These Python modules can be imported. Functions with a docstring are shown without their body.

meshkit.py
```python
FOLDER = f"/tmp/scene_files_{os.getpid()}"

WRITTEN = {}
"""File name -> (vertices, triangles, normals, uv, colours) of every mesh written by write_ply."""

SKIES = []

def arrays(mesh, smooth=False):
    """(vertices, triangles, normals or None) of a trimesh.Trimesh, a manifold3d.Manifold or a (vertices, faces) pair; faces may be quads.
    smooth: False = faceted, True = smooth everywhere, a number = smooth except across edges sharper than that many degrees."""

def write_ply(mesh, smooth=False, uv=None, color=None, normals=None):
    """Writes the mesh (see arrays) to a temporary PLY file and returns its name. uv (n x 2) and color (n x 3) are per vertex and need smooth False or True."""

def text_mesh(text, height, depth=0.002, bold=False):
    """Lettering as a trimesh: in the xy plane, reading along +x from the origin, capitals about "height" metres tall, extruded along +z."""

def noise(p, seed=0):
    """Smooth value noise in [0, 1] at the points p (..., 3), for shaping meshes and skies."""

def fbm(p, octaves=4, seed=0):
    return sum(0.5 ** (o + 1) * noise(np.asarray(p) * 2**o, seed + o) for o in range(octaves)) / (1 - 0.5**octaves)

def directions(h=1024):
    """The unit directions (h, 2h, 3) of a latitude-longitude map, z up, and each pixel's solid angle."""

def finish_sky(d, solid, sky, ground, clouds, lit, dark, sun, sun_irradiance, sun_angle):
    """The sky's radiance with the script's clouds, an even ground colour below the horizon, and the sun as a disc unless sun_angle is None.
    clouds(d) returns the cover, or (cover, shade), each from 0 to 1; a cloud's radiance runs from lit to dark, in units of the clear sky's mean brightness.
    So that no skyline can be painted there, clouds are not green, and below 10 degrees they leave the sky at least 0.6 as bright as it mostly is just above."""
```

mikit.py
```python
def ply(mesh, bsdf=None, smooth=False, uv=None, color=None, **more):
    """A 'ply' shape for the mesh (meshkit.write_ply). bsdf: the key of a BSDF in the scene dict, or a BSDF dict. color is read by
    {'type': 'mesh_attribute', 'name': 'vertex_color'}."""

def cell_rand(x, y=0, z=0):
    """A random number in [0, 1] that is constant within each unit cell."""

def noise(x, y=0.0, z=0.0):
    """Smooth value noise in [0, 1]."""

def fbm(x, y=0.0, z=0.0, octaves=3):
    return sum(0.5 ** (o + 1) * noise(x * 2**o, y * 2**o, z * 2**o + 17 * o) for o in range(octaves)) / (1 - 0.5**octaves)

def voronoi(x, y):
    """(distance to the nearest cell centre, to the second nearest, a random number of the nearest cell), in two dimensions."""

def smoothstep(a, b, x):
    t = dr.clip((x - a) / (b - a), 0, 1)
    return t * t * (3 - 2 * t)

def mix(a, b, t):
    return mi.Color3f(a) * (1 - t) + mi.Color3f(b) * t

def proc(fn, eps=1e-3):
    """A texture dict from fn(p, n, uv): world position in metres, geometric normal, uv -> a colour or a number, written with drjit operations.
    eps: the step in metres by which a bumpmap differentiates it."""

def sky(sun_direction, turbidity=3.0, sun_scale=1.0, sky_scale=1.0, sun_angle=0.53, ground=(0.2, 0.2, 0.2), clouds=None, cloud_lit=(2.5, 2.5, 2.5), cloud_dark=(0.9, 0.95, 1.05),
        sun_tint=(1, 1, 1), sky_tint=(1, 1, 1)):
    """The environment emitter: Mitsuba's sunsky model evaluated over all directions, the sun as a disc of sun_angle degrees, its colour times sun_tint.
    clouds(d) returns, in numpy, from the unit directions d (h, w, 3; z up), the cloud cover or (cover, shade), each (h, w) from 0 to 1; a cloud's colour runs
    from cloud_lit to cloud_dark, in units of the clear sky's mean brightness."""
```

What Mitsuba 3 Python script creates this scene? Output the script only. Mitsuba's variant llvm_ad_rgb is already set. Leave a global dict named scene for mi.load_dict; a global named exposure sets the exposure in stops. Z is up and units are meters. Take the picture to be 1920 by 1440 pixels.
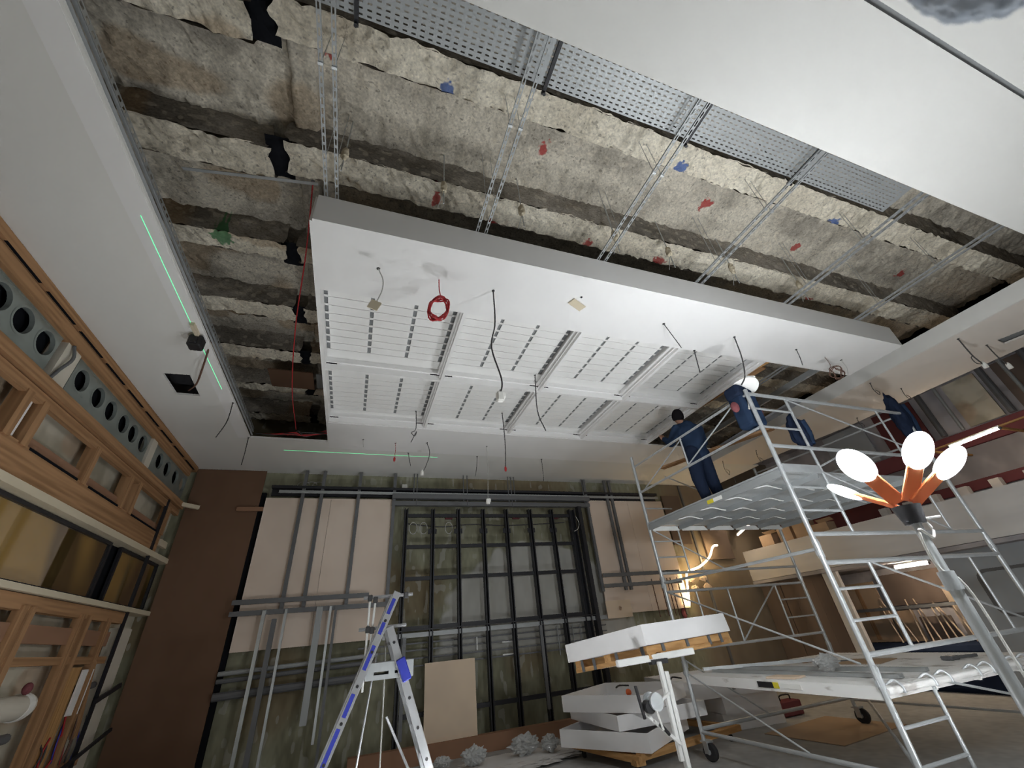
import math, random
import numpy as np, trimesh, drjit as dr, mitsuba as mi, mikit, meshkit
import manifold3d as m3
from mikit import noise, fbm, voronoi, cell_rand, smoothstep, mix, proc
T = mi.ScalarTransform4f
rnd = random.Random(7)
scene, labels, taken = {}, {}, {}

# ------------------------------------------------------------------ camera, exposure, lamps' strength
EYE = np.array([0.0, 0.0, 1.6])
FWD = np.array([0.31911917, 0.78513295, 0.5307817])
UP = np.array([-0.10522313, -0.5272492, 0.84317043])
scene['camera'] = {'type': 'thinlens', 'fov': 103.67, 'fov_axis': 'x', 'aperture_radius': 0.0022, 'focus_distance': 5.0, 'near_clip': 0.02,
                   'to_world': T().look_at(origin=EYE.tolist(), target=(EYE + FWD).tolist(), up=UP.tolist())}
exposure = 0.9
LAMP = 130.0          # radiance of the work lamp's four heads
FILL_BACK = 22.0      # added fill lamp, unseen behind the camera
FILL_LOW = 75.0      # fill lamps added on the floor, unseen below the frame
STRIP = 22.0         # warm tubes and rope light under and on the gallery


# ------------------------------------------------------------------ materials
def mat(k, base, rough=0.6, metal=0.0, spec=0.4, **more):
    b = base if isinstance(base, dict) else {'type': 'rgb', 'value': list(base)}
    scene[k] = {'type': 'twosided', 'bsdf': {'type': 'principled', 'base_color': b, 'roughness': rough, 'metallic': metal, 'specular': spec, **more}}


def diff(k, base):
    b = base if isinstance(base, dict) else {'type': 'rgb', 'value': list(base)}
    scene[k] = {'type': 'twosided', 'bsdf': {'type': 'diffuse', 'reflectance': b}}
    return k


diff('m_paint', proc(lambda p, n, uv: mix([.79, .79, .77], [.70, .70, .68], fbm(p.x * .9, p.y * .9, p.z, 3) * .6)))
diff('m_paint_warmlit', (.80, .75, .70))  # white paint with the warm tube light mixed into its colour
diff('m_board_white', (.82, .82, .82))
diff('m_tile', (.84, .84, .83))
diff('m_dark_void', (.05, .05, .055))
diff('m_blackgap', (.012, .013, .016))
diff('m_grey_rail', (.25, .26, .27))


def spots(p, base):
    red, blue, green = mi.Color3f(.36, .03, .03), mi.Color3f(.03, .10, .33), mi.Color3f(.06, .22, .09)
    w = (noise(p.x * 40, p.y * 40, 3.) - .5) * .06 + (noise(p.x * 14, p.y * 14, 5.) - .5) * .06
    for x, y, r, c in ((.34, 1.66, .075, blue), (2.98, 1.66, .09, blue), (5.55, 1.70, .09, blue), (1.50, 2.03, .075, red), (3.85, 2.09, .09, red),
                       (-.72, 1.78, .07, red), (2.45, 2.86, .07, red), (3.6, 2.87, .08, red), (8.1, 2.2, .09, red), (.42, 2.78, .07, red), (1.15, 2.9, .06, red),
                       (5.75, 2.3, .07, red), (6.6, 2.9, .08, red), (-1.9, 3.94, .13, green)):
        d = dr.sqrt(dr.square(p.x - x) + dr.square(p.y - y)) + w
        base = mix(base, c, smoothstep(r, r - .03, d) * .85)
    return base


def concrete(light, dark, seed, amount):
    def fn(p, n, uv):
        a = fbm(p.x * 1.3 + seed, p.y * 2.6, p.z * 2.5, 4)
        f = fbm(p.x * 34, p.y * 34, p.z * 34 + seed, 3)
        c = mix(light, dark, smoothstep(.35, .72, a) * amount)
        c = mix(c, [.08, .07, .06], smoothstep(.64, .78, f) * .5)
        c = mix(c, [.62, .56, .46], smoothstep(.62, .78, noise(p.x * 17, p.y * 17, p.z * 17 + 9)) * .35)
        rust = smoothstep(.66, .8, noise(p.x * 2.1 + 4, p.y * 2.1, seed)) * smoothstep(-.2, -1.1, p.x)
        c = mix(c, [.28, .17, .07], rust * .45)
        c = c * (.62 + .76 * fbm(p.x * 55, p.y * 55, p.z * 55 + seed, 2))
        return spots(p, c)
    return fn


diff('m_rib_bottom', proc(concrete([.74, .69, .58], [.52, .47, .38], 1.0, .7)))
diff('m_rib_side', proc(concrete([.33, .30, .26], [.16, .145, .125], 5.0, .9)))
diff('m_slab', proc(concrete([.60, .555, .47], [.30, .275, .235], 9.0, .9)))


def wallback(p, n, uv):
    s = fbm(p.x * 3.0, 2., p.z * 1.3, 4)
    c = mix([.31, .31, .225], [.20, .195, .135], smoothstep(.3, .75, s)) * (.75 + .5 * fbm(p.x * 16, 3., p.z * 5, 3))
    c = mix(c, [.20, .13, .07], smoothstep(.55, .75, noise(p.x * .9 + 3, 1., p.z * .8)) * .5)
    # the old whitish plaster arch behind the black grid
    q = dr.sqrt(dr.square((p.x - 3.9) / 2.35) + dr.square(dr.maximum(p.z - 1.2, 0) / 2.3)) + (noise(p.x * 5, p.z * 5, 4.) - .5) * .12
    arch = smoothstep(1.0, .95, q) * smoothstep(1.25, 1.5, p.z)
    c = mix(c, mix([.60, .60, .58], [.42, .42, .39], fbm(p.x * 6, p.z * 2, 1., 3)), arch * .9)
    c = mix(c, [.5, .5, .46], smoothstep(.78, .84, noise(p.x * 14, p.z * 5, 8.)) * .4)
    pale = smoothstep(7.7, 8.3, p.x)
    return mix(c, mix([.30, .25, .19], [.20, .16, .12], s), pale)


diff('m_wall_back', proc(wallback))
diff('m_wall_left', proc(lambda p, n, uv: mix(mix([.62, .58, .48], [.40, .37, .29], smoothstep(.4, .7, fbm(p.y * 2.2, p.z * 2.2, 0., 4))), [.5, .30, .18], smoothstep(.62, .75, noise(p.y * 1.7, p.z * 3, 2.)) * .35)))
diff('m_wall_right', proc(lambda p, n, uv: mix([.50, .48, .50], [.30, .29, .31], smoothstep(.35, .7, fbm(p.y * 1.6, p.z * 1.2, 3., 4)))))
diff('m_floor', proc(lambda p, n, uv: mix([.48, .48, .47], [.30, .30, .295], fbm(p.x * .9, p.y * .9, 0., 4)) * (0.92 + .16 * noise(p.x * 14, p.y * 14, 0.))))


def woodfn(a, b, ax, k=9.0):
    def fn(p, n, uv):
        u, v, w = (p.x, p.y, p.z) if ax == 0 else (p.y, p.x, p.z) if ax == 1 else (p.z, p.x, p.y)
        g = noise(u * .9, v * k * 4 + noise(u * 1.5, v * 8, w * 8) * 2, w * k * 4)
        return mix(a, b, smoothstep(.25, .8, g)) * (.92 + .12 * noise(u * 4, v * 60, w * 60))
    return fn


for ax, nm in ((0, 'x'), (1, 'y'), (2, 'z')):
    diff('m_timber_' + nm, proc(woodfn([.43, .25, .135], [.31, .175, .092], ax)))
    diff('m_pine_' + nm, proc(woodfn([.55, .33, .15], [.44, .24, .10], ax)))
diff('m_mdf', proc(lambda p, n, uv: mix([.33, .19, .125], [.27, .155, .10], fbm(p.x * 2, p.y * 2, p.z * 2, 3))))
diff('m_hardboard', proc(lambda p, n, uv: mix([.19, .115, .078], [.16, .095, .064], fbm(p.x * 3, p.z * 1.5, 2., 4))))
diff('m_ply', proc(lambda p, n, uv: mix([.78, .66, .57], [.72, .60, .51], smoothstep(.3, .7, fbm(p.x * 1.4, p.y, p.z * 1.1, 3)))))
diff('m_ply_pale', proc(lambda p, n, uv: mix([.74, .60, .46], [.68, .55, .43], smoothstep(.3, .7, fbm(p.x * 2.4, p.y, p.z * 1.8, 3)))))
diff('m_cream', (.62, .55, .42))
diff('m_plaster', (.64, .60, .52))
diff('m_amber', proc(lambda p, n, uv: mix([.42, .27, .08], [.12, .08, .03], smoothstep(.35, .7, noise(p.y * 2.2 + p.z * .6, 3., p.z * .5)))))
mat('m_galv', proc(lambda p, n, uv: mix([.62, .65, .66], [.45, .48, .50], fbm(p.x * 7, p.y * 7, p.z * 7, 3))), .42, .75, .5)
mat('m_galv_dull', (.36, .38, .39), .5, .35, .5)
mat('m_tube', proc(lambda p, n, uv: mix([.62, .65, .67], [.48, .51, .53], fbm(p.x * 11, p.y * 11, p.z * 11, 2))), .38, .55, .5)
mat('m_alu', (.47, .48, .50), .32, .7, .5)
mat('m_black_steel', (.018, .019, .024), .45, .0, .4)
mat('m_grey_steel', (.15, .155, .165), .5, .3, .4)
mat('m_white_metal', (.80, .81, .80), .35, .0, .5)
mat('m_white_plastic', (.80, .80, .77), .4)
mat('m_tray', (.80, .80, .81), .45)
mat('m_black', (.02, .02, .022), .5)
mat('m_rubber', (.025, .025, .027), .8)
mat('m_red_wire', (.42, .03, .035), .45)
mat('m_brown_wire', (.13, .07, .05), .5)
mat('m_grey_wire', (.06, .06, .062), .5)
mat('m_pale_wire', (.5, .5, .48), .5)
mat('m_orange', (.75, .16, .05), .4)
mat('m_blue_print', (.03, .04, .30), .4)
mat('m_hat', (.86, .86, .84), .25)
mat('m_yellow', (.70, .60, .05), .4)
diff('m_navy', proc(lambda p, n, uv: mix([.020, .033, .065], [.028, .048, .092], noise(p.x * 12, p.y * 12, p.z * 12))))
diff('m_navy_dark', (.018, .026, .05))
diff('m_skin', (.42, .24, .17))
diff('m_hair', (.012, .011, .012))
diff('m_red', (.20, .07, .078))
diff('m_red_dark', (.14, .05, .052))
mat('m_galv_green', proc(lambda p, n, uv: mix([.40, .45, .43], [.27, .31, .30], fbm(p.x * 6, p.y * 6, p.z * 6, 3))), .4, .6, .5)
diff('m_cardboard', proc(lambda p, n, uv: mix([.46, .34, .24], [.40, .29, .20], fbm(p.x * 3, p.y * 3, p.z * 3, 3))))
diff('m_stained', proc(lambda p, n, uv: mix([.84, .84, .83], [.52, .50, .48], smoothstep(.56, .72, fbm(p.x * 5, p.y * 5, p.z * 9, 4)))))
diff('m_fuzz', proc(lambda p, n, uv: mix([.26, .30, .36], [.55, .59, .66], fbm(p.x * 90, p.y * 90, p.z * 90, 3))))
mat('m_plastic_film', (.40, .41, .41), .25, .0, .6)
diff('m_grey_door', (.38, .41, .44))
diff('m_plank', proc(lambda p, n, uv: mix([.20, .155, .13], [.13, .10, .085], noise(p.y * 6, p.z * .7, 1.))))
diff('m_parapet', proc(lambda p, n, uv: mix([.72, .70, .68], [.58, .56, .55], fbm(p.y * .8, p.z * 5, 2., 3))))
scene['m_pane'] = {'type': 'thindielectric', 'int_ior': 1.5}


def glow(r, g, b, s):
    return {'type': 'area', 'radiance': {'type': 'rgb', 'value': [r * s, g * s, b * s]}}


# ------------------------------------------------------------------ meshes
def box(x0, x1, y0, y1, z0, z1, bev=0.0):
    if bev:
        pts = []
        for sx in (0, 1):
            for sy in (0, 1):
                for sz in (0, 1):
                    c = np.array([(x0, x1)[sx], (y0, y1)[sy], (z0, z1)[sz]])
                    s = np.array([1 - 2 * sx, 1 - 2 * sy, 1 - 2 * sz]) * bev
                    for k in range(3):
                        q = c + s
                        q[k] = c[k]
                        pts.append(q)
        return trimesh.convex.convex_hull(np.array(pts))
    b = trimesh.creation.box(extents=(x1 - x0, y1 - y0, z1 - z0))
    b.apply_translation(((x0 + x1) / 2, (y0 + y1) / 2, (z0 + z1) / 2))
    return b


def cat(*ms):
    ms = [m for g in ms for m in (g if isinstance(g, (list, tuple)) else [g])]
    return trimesh.util.concatenate(ms) if len(ms) > 1 else ms[0]


def frame(p, q, up=(0, 0, 1)):
    p, q, up = np.array(p, float), np.array(q, float), np.array(up, float)
    d = q - p
    L = np.linalg.norm(d)
    d /= L
    if abs(d @ up) > .99:
        up = np.array([0, 1.0, 0]) if abs(d[1]) < .9 else np.array([1.0, 0, 0])
    s = np.cross(d, up)
    s /= np.linalg.norm(s)
    M = np.eye(4)
    M[:3, 0], M[:3, 1], M[:3, 2], M[:3, 3] = d, s, np.cross(d, s), p
    return M, L


def bar(p, q, w, h, up=(0, 0, 1), bev=0.0):
    """A rectangular bar from p to q: w across, h along up."""
    M, L = frame(p, q, up)
    b = box(0, L, -w / 2, w / 2, -h / 2, h / 2, bev)
    b.apply_transform(M)
    return b


def cyl(p, q, r, n=12, r2=None):
    M, L = frame(p, q)
    a = np.arange(n) * 2 * np.pi / n
    r2 = r if r2 is None else r2
    v = np.concatenate([np.stack([0 * a, r * np.cos(a), r * np.sin(a)], 1), np.stack([0 * a + L, r2 * np.cos(a), r2 * np.sin(a)], 1), [[0, 0, 0], [L, 0, 0]]])
    i = np.arange(n)
    j = (i + 1) % n
    f = np.concatenate([np.stack([i, j, j + n], 1), np.stack([i, j + n, i + n], 1), np.stack([j, i, 0 * i + 2 * n], 1), np.stack([i + n, j + n, 0 * i + 2 * n + 1], 1)])
    m = trimesh.Trimesh(v, f, process=False)
    m.apply_transform(M)
    return m


def smoothline(pts, n=8):
    p = np.array(pts, float)
    if len(p) < 3:
        return p
    out, e = [], np.vstack([2 * p[0] - p[1], p, 2 * p[-1] - p[-2]])
    for i in range(1, len(e) - 2):
        for t in np.arange(n) / n:
            a, b, c, d = e[i - 1:i + 3]
            out.append(.5 * (2 * b + (c - a) * t + (2 * a - 5 * b + 4 * c - d) * t * t + (3 * b - a - 3 * c + d) * t ** 3))
    return np.array(out + [p[-1]])


def tube(pts, r, n=7, smooth=8):
    p = smoothline(pts, smooth) if smooth else np.array(pts, float)
    t = np.gradient(p, axis=0)
    t /= np.linalg.norm(t, axis=1, keepdims=True) + 1e-12
    a = np.cross(t, np.where(np.abs(t[:, 2:]) < .9, [0, 0, 1.0], [1.0, 0, 0]))
    a /= np.linalg.norm(a, axis=1, keepdims=True) + 1e-12
    b, ang = np.cross(t, a), np.arange(n) * 2 * np.pi / n
    v = p[:, None] + r * (np.cos(ang)[None, :, None] * a[:, None] + np.sin(ang)[None, :, None] * b[:, None])
    i, j = np.meshgrid(np.arange(len(p) - 1), np.arange(n), indexing='ij')
    q = np.stack([i * n + j, i * n + (j + 1) % n, (i + 1) * n + (j + 1) % n, (i + 1) * n + j], -1).reshape(-1, 4)
    c = len(p) * n
    v = np.vstack([v.reshape(-1, 3), p[:1], p[-1:]])
    k = np.arange(n)
    f = np.vstack([q[:, [0, 1, 2]], q[:, [0, 2, 3]], np.stack([(k + 1) % n, k, 0 * k + c], 1), np.stack([c - n + k, c - n + (k + 1) % n, 0 * k + c + 1], 1)])
    return trimesh.Trimesh(v, f, process=False)


def lathe(prof, c, n=24, axis=(0, 0, 1)):
    m = trimesh.creation.revolve(np.array(prof, float), sections=n)
    m.apply_transform(trimesh.geometry.align_vectors([0, 0, 1], axis))
    m.apply_translation(c)
    return m


def ball(c, r, sub=2, s=(1, 1, 1)):
    m = trimesh.creation.icosphere(subdivisions=sub, radius=1)
    m.apply_scale(np.array(s) * r)
    m.apply_translation(c)
    return m


def prism(poly, h):
    return trimesh.creation.extrude_polygon(poly, h, engine='earcut')


def moved(m, M):
    m = m.copy()
    m.apply_transform(M)
    return m


def rot(axis, deg, at=(0, 0, 0)):
    return trimesh.transformations.rotation_matrix(math.radians(deg), axis, at)


def plate(xs, ys, solid, th):
    """A sheet in the xy plane made of the cells (i, j) for which solid(i, j), th thick."""
    xs, ys = np.array(xs, float), np.array(ys, float)
    nx, ny = len(xs), len(ys)
    I, J = np.meshgrid(np.arange(nx - 1), np.arange(ny - 1), indexing='ij')
    keep = solid(I, J)
    I, J = I[keep], J[keep]
    X, Y = np.meshgrid(xs, ys, indexing='ij')
    v = np.stack([X, Y, 0 * X], -1).reshape(-1, 3)
    k = I * ny + J
    q = np.stack([k, k + ny, k + ny + 1, k + 1], 1)
    q = np.vstack([q[:, ::-1], q + len(v)])
    v = np.vstack([v, v + [0, 0, th]])
    return trimesh.Trimesh(v, np.vstack([q[:, [0, 1, 2]], q[:, [0, 2, 3]]]), process=False)


def slotted(L, W, pitch, slot, rows, sw, th=.002, stagger=False):
    """A sheet L x W with rows of slots."""
    n = int(L / pitch)
    xs = [0.0]
    for i in range(n):
        xs += [(i + .5) * pitch - slot / 2, (i + .5) * pitch + slot / 2]
    xs += [L]
    ys, g = [0.0], W / rows
    for j in range(rows):
        ys += [(j + .5) * g - sw / 2, (j + .5) * g + sw / 2]
    ys += [W]
    return plate(xs, ys, lambda i, j: ~((i % 2 == 1) & (j % 2 == 1)), th)


# ------------------------------------------------------------------ names and labels
def numbered(k):
    n = taken.get(k, 0)
    taken[k] = n + 1
    return k if n == 0 else f'{k}_{n:03d}'


def thing(name, label, category, group=None):
    k = numbered(name)
    labels[k] = {'label': label, 'category': category}
    if group:
        labels[k]['group'] = group
    return k


def put(k, mesh, m, smooth=False, **more):
    scene[k] = mikit.ply(mesh, m, smooth, **more)
    return k


def one(name, label, category, mesh, m, group=None, smooth=False, **more):
    return put(thing(name, label, category, group), mesh, m, smooth, **more)


def part(parent, name, mesh, m, label=None, smooth=False, kind=None, **more):
    k = put(numbered(parent + '__' + name), mesh, m, smooth, **more)
    if label or kind:
        labels[k] = {}
        if label:
            labels[k]['label'] = label
        if kind:
            labels[k]['kind'] = kind
    return k


def struct(name, mesh, m, label, smooth=False):
    k = put(numbered(name), mesh, m, smooth)
    labels[k] = {'kind': 'structure', 'label': label}
    return k

# ================================================================== the room
XL, YB, ZC = -3.34, 9.28, 4.95
struct('floor', box(-3.6, 13, -6.2, 9.6, -.1, 0), 'm_floor', 'dusty grey concrete floor of the hall under renovation')
struct('wall_left', box(XL - .2, XL, -6.2, YB, 0, 6.4), 'm_wall_left', 'stained pale masonry wall behind the timber battens on the left')
wb = struct('wall_back', box(XL - .2, 13, YB, YB + .2, 0, 6.4), 'm_wall_back', 'greenish grey bare concrete wall at the far end')
struct('wall_front', box(XL - .2, 13, -6.2, -6.0, 0, 6.4), 'm_paint', 'pale wall behind the viewer')
struct('wall_right', box(12.6, 12.8, -6.2, YB, 0, 6.4), 'm_wall_right', 'grey wall behind the right gallery')
ceil = struct('ceiling', cat(box(XL, 12.6, -6.0, -.037, ZC, ZC + .05)), 'm_paint', 'white plasterboard ceiling beyond the dark seam at the top right')
part(ceil, 'near_soffit', box(XL, 12.6, -.005, .80, ZC, ZC + .05), 'm_paint', 'broad white soffit between the dark seam and the cable tray')
part(ceil, 'seam', box(XL, 12.6, -.06, .004, ZC + .03, ZC + .06), 'm_grey_rail', 'dark straight seam across the white ceiling')
hole = [(-2.68, 5.62), (-2.37, 5.60), (-2.39, 6.17), (-2.68, 6.17)]
from shapely.geometry import Polygon, Point, box as sbox
left_poly = Polygon([(XL, .80), (-1.95, .80), (-1.98, 7.55), (XL, 7.55)], [hole])
ls = prism(left_poly, .03)
ls.apply_translation((0, 0, ZC))
part(ceil, 'left_soffit', ls, 'm_paint', 'white soffit above the timber wall with a square cut-out')
part(ceil, 'joint_strip', box(-2.16, -1.975, .80, 7.55, ZC - .004, ZC - .0005), 'm_board_white', 'paler filled strip along the inner edge of the left soffit')
part(ceil, 'far_soffit', box(XL, 10.0, 7.55, YB, ZC, ZC + .04), 'm_paint', 'grey white soffit above the far wall')
rs = prism(Polygon([(8.35, .80), (10.1, .80), (10.1, 5.2), (9.75, 7.55), (8.35, 7.55)], [[(9.31, 2.17), (9.44, 1.75), (9.7, 1.85), (9.62, 2.2)]]), .03)
rs.apply_translation((0, 0, ZC))
part(ceil, 'right_soffit', rs, 'm_paint_warmlit', 'white soffit with a slot opening, warm lamp light put into its colour')
part(ceil, 'right_fascia', box(8.33, 8.36, .80, 7.55, ZC, 5.21), 'm_paint', 'grey upright edge of the right soffit')
part(ceil, 'slot_box', box(9.2, 9.8, 1.6, 2.4, ZC + .05, ZC + .3), 'm_grey_rail')
part(ceil, 'cut_out_box', cat(box(-2.8, -2.25, 5.5, 6.3, ZC + .22, ZC + .25)), 'm_dark_void')


# the raw ribbed slab
def strip(x0, x1, prof, amp, seed, step=.035, ragged=(0, 0)):
    """A rough strip: the profile (y, z) swept along x, displaced by noise, with torn ends."""
    n = max(2, int((x1 - x0) / step))
    pr = []
    for (a, b) in zip(prof[:-1], prof[1:]):
        a, b = np.array(a), np.array(b)
        k = max(1, int(np.linalg.norm(b - a) / step))
        pr += [a + (b - a) * t / k for t in range(k)]
    pr = np.array(pr + [np.array(prof[-1])])
    u = np.linspace(0, 1, n + 1)
    tears = meshkit.noise(np.stack([pr[:, 0] * 11, pr[:, 1] * 11, 0 * pr[:, 0] + seed], 1)), meshkit.noise(np.stack([pr[:, 0] * 13, pr[:, 1] * 9, 0 * pr[:, 0] + seed + 7], 1))
    xa, xb = x0 + ragged[0] * tears[0], x1 - ragged[1] * tears[1]
    X = xa[None] + (xb - xa)[None] * u[:, None]
    P = np.stack([X, np.broadcast_to(pr[:, 0], X.shape), np.broadcast_to(pr[:, 1], X.shape)], -1)
    d = meshkit.fbm(P * [8, 8, 8], 2, seed) - .5
    d2 = meshkit.fbm(P * [21, 21, 21], 2, seed + 3) - .5
    P[..., 2] += (d * 1.2 + d2 * 1.7) * amp
    P[..., 1] += (meshkit.fbm(P * [6, 6, 6], 3, seed + 5) - .5) * amp * 1.6
    k = len(pr)
    i, j = np.meshgrid(np.arange(n), np.arange(k - 1), indexing='ij')
    q = np.stack([i * k + j, i * k + j + 1, (i + 1) * k + j + 1, (i + 1) * k + j], -1).reshape(-1, 4)
    return trimesh.Trimesh(P.reshape(-1, 3), np.vstack([q[:, [0, 1, 2]], q[:, [0, 2, 3]]]), process=False)


ZR, ZS = 5.90, 6.20
RIBS = [(.25, .50), (1.42, 1.70), (2.56, 2.90), (3.86, 4.12), (5.02, 5.32), (6.12, 6.42), (7.25, 7.5), (8.4, 8.7)]
part(ceil, 'concrete_slab', strip(-2.9, 10.4, [(-.2, ZS), (9.3, ZS)], .05, 11, .036), 'm_slab', 'bare sooty concrete slab between the ribs', True)
for i, (a, b) in enumerate(RIBS):
    for s, (xa, xb, dy, rg) in enumerate(((-2.9, -1.20, .12 if i < 3 else 0.0, (0, .07)), (-1.13, 10.3, 0.0, (.09, 0)))):
        a_, b_ = a + dy, b + dy
        r = part(ceil, 'concrete_rib', strip(xa, xb, [(a_, ZR), (b_, ZR)], .045, 20 + i * 2 + s, .03, rg), 'm_rib_bottom', 'scraped pale underside of a concrete rib' if i == 1 and s == 1 else None, True)
        part(r, 'side', strip(xa, xb, [(a_ - .05, ZS + .02), (a_, ZR)], .035, 50 + i * 2 + s, .04, rg), 'm_rib_side', None, True)
        part(r, 'side', strip(xa, xb, [(b_, ZR), (b_ + .05, ZS + .02)], .035, 80 + i * 2 + s, .04, rg), 'm_rib_side', None, True)
    part(ceil, 'joint_filler', strip(-1.28, -1.04, [(a + .01, ZR + .045), (b + .10, ZR + .045)], .02, 120 + i, .04), 'm_blackgap', 'black torn gap between two ribs' if i == 1 else None)
cr = strip(0, 9.4, [(-.13, ZS + .02), (-.10, ZS - .07), (.10, ZS - .07), (.13, ZS + .02)], .04, 171, .04)
cr.apply_transform(rot((0, 0, 1), 90))
cr.apply_translation((-.93, -.1, 0))
part(ceil, 'cross_rib', cr, 'm_slab', 'shallow cross rib between the ribs', True)
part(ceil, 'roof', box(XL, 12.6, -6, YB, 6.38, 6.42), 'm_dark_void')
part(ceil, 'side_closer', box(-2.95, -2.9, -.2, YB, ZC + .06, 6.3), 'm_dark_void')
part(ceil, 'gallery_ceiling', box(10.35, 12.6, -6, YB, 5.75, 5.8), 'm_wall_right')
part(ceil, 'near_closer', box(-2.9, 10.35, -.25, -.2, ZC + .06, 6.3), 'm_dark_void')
# far bay: brown ducts and boards seen past the raft's left end
bay = thing('brown_board', 'flat brown boards lying in the far bay left of the white raft', 'board')
part(bay, 'sheet', box(-1.75, -1.05, 6.55, 7.1, 5.78, 5.80), 'm_hardboard')
part(bay, 'sheet', box(-1.0, -.3, 6.55, 7.0, 5.76, 5.78), 'm_galv_dull', 'grey sheet')
one('flat_strip', 'long pale metal strip crossing the ribs at the left of the raft', 'metal strip', bar((-1.93, 2.92, 5.6), (-.72, 2.62, 5.42), .03, .006), 'm_galv_dull')

# ------------------------------------------------------------------ cable tray and channels above the opening
tr = thing('cable_tray', 'wide galvanised cable tray with slots along the white soffit', 'cable tray')
sl = slotted(7.3, .33, .062, .032, 9, .011)
sl.apply_translation((-1.9, .90, 5.44))
part(tr, 'slotted_sheet', sl, 'm_galv_dull')
part(tr, 'rim', box(-1.9, 5.4, 1.228, 1.232, 5.44, 5.50), 'm_galv_dull')
part(tr, 'rim', box(-1.9, 5.4, .898, .902, 5.44, 5.50), 'm_galv_dull')
for x in (-.42, 1.05, 2.52, 3.9):
    part(tr, 'hanger', cat(box(x, x + .03, .86, 1.29, 5.415, 5.437), cyl((x + .015, 1.27, 5.42), (x + .015, 1.27, 6.25), .006), cyl((x + .015, 1.27, 5.38), (x + .015, 1.27, 5.42), .014)), 'm_black_steel')
GRP = 'perforated channels across the ceiling opening'
word = ['first', 'second', 'third', 'fourth', 'fifth', 'sixth']
ch = slotted(7.2, .03, .075, .048, 1, .014, .003)
chm = cat(moved(ch, rot((0, 0, 1), 90)), box(-.031, -.029, 0, 7.2, 0, .016), box(-.001, .001, 0, 7.2, 0, .016))
chd = mikit.ply(chm, 'm_galv_dull')
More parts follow.
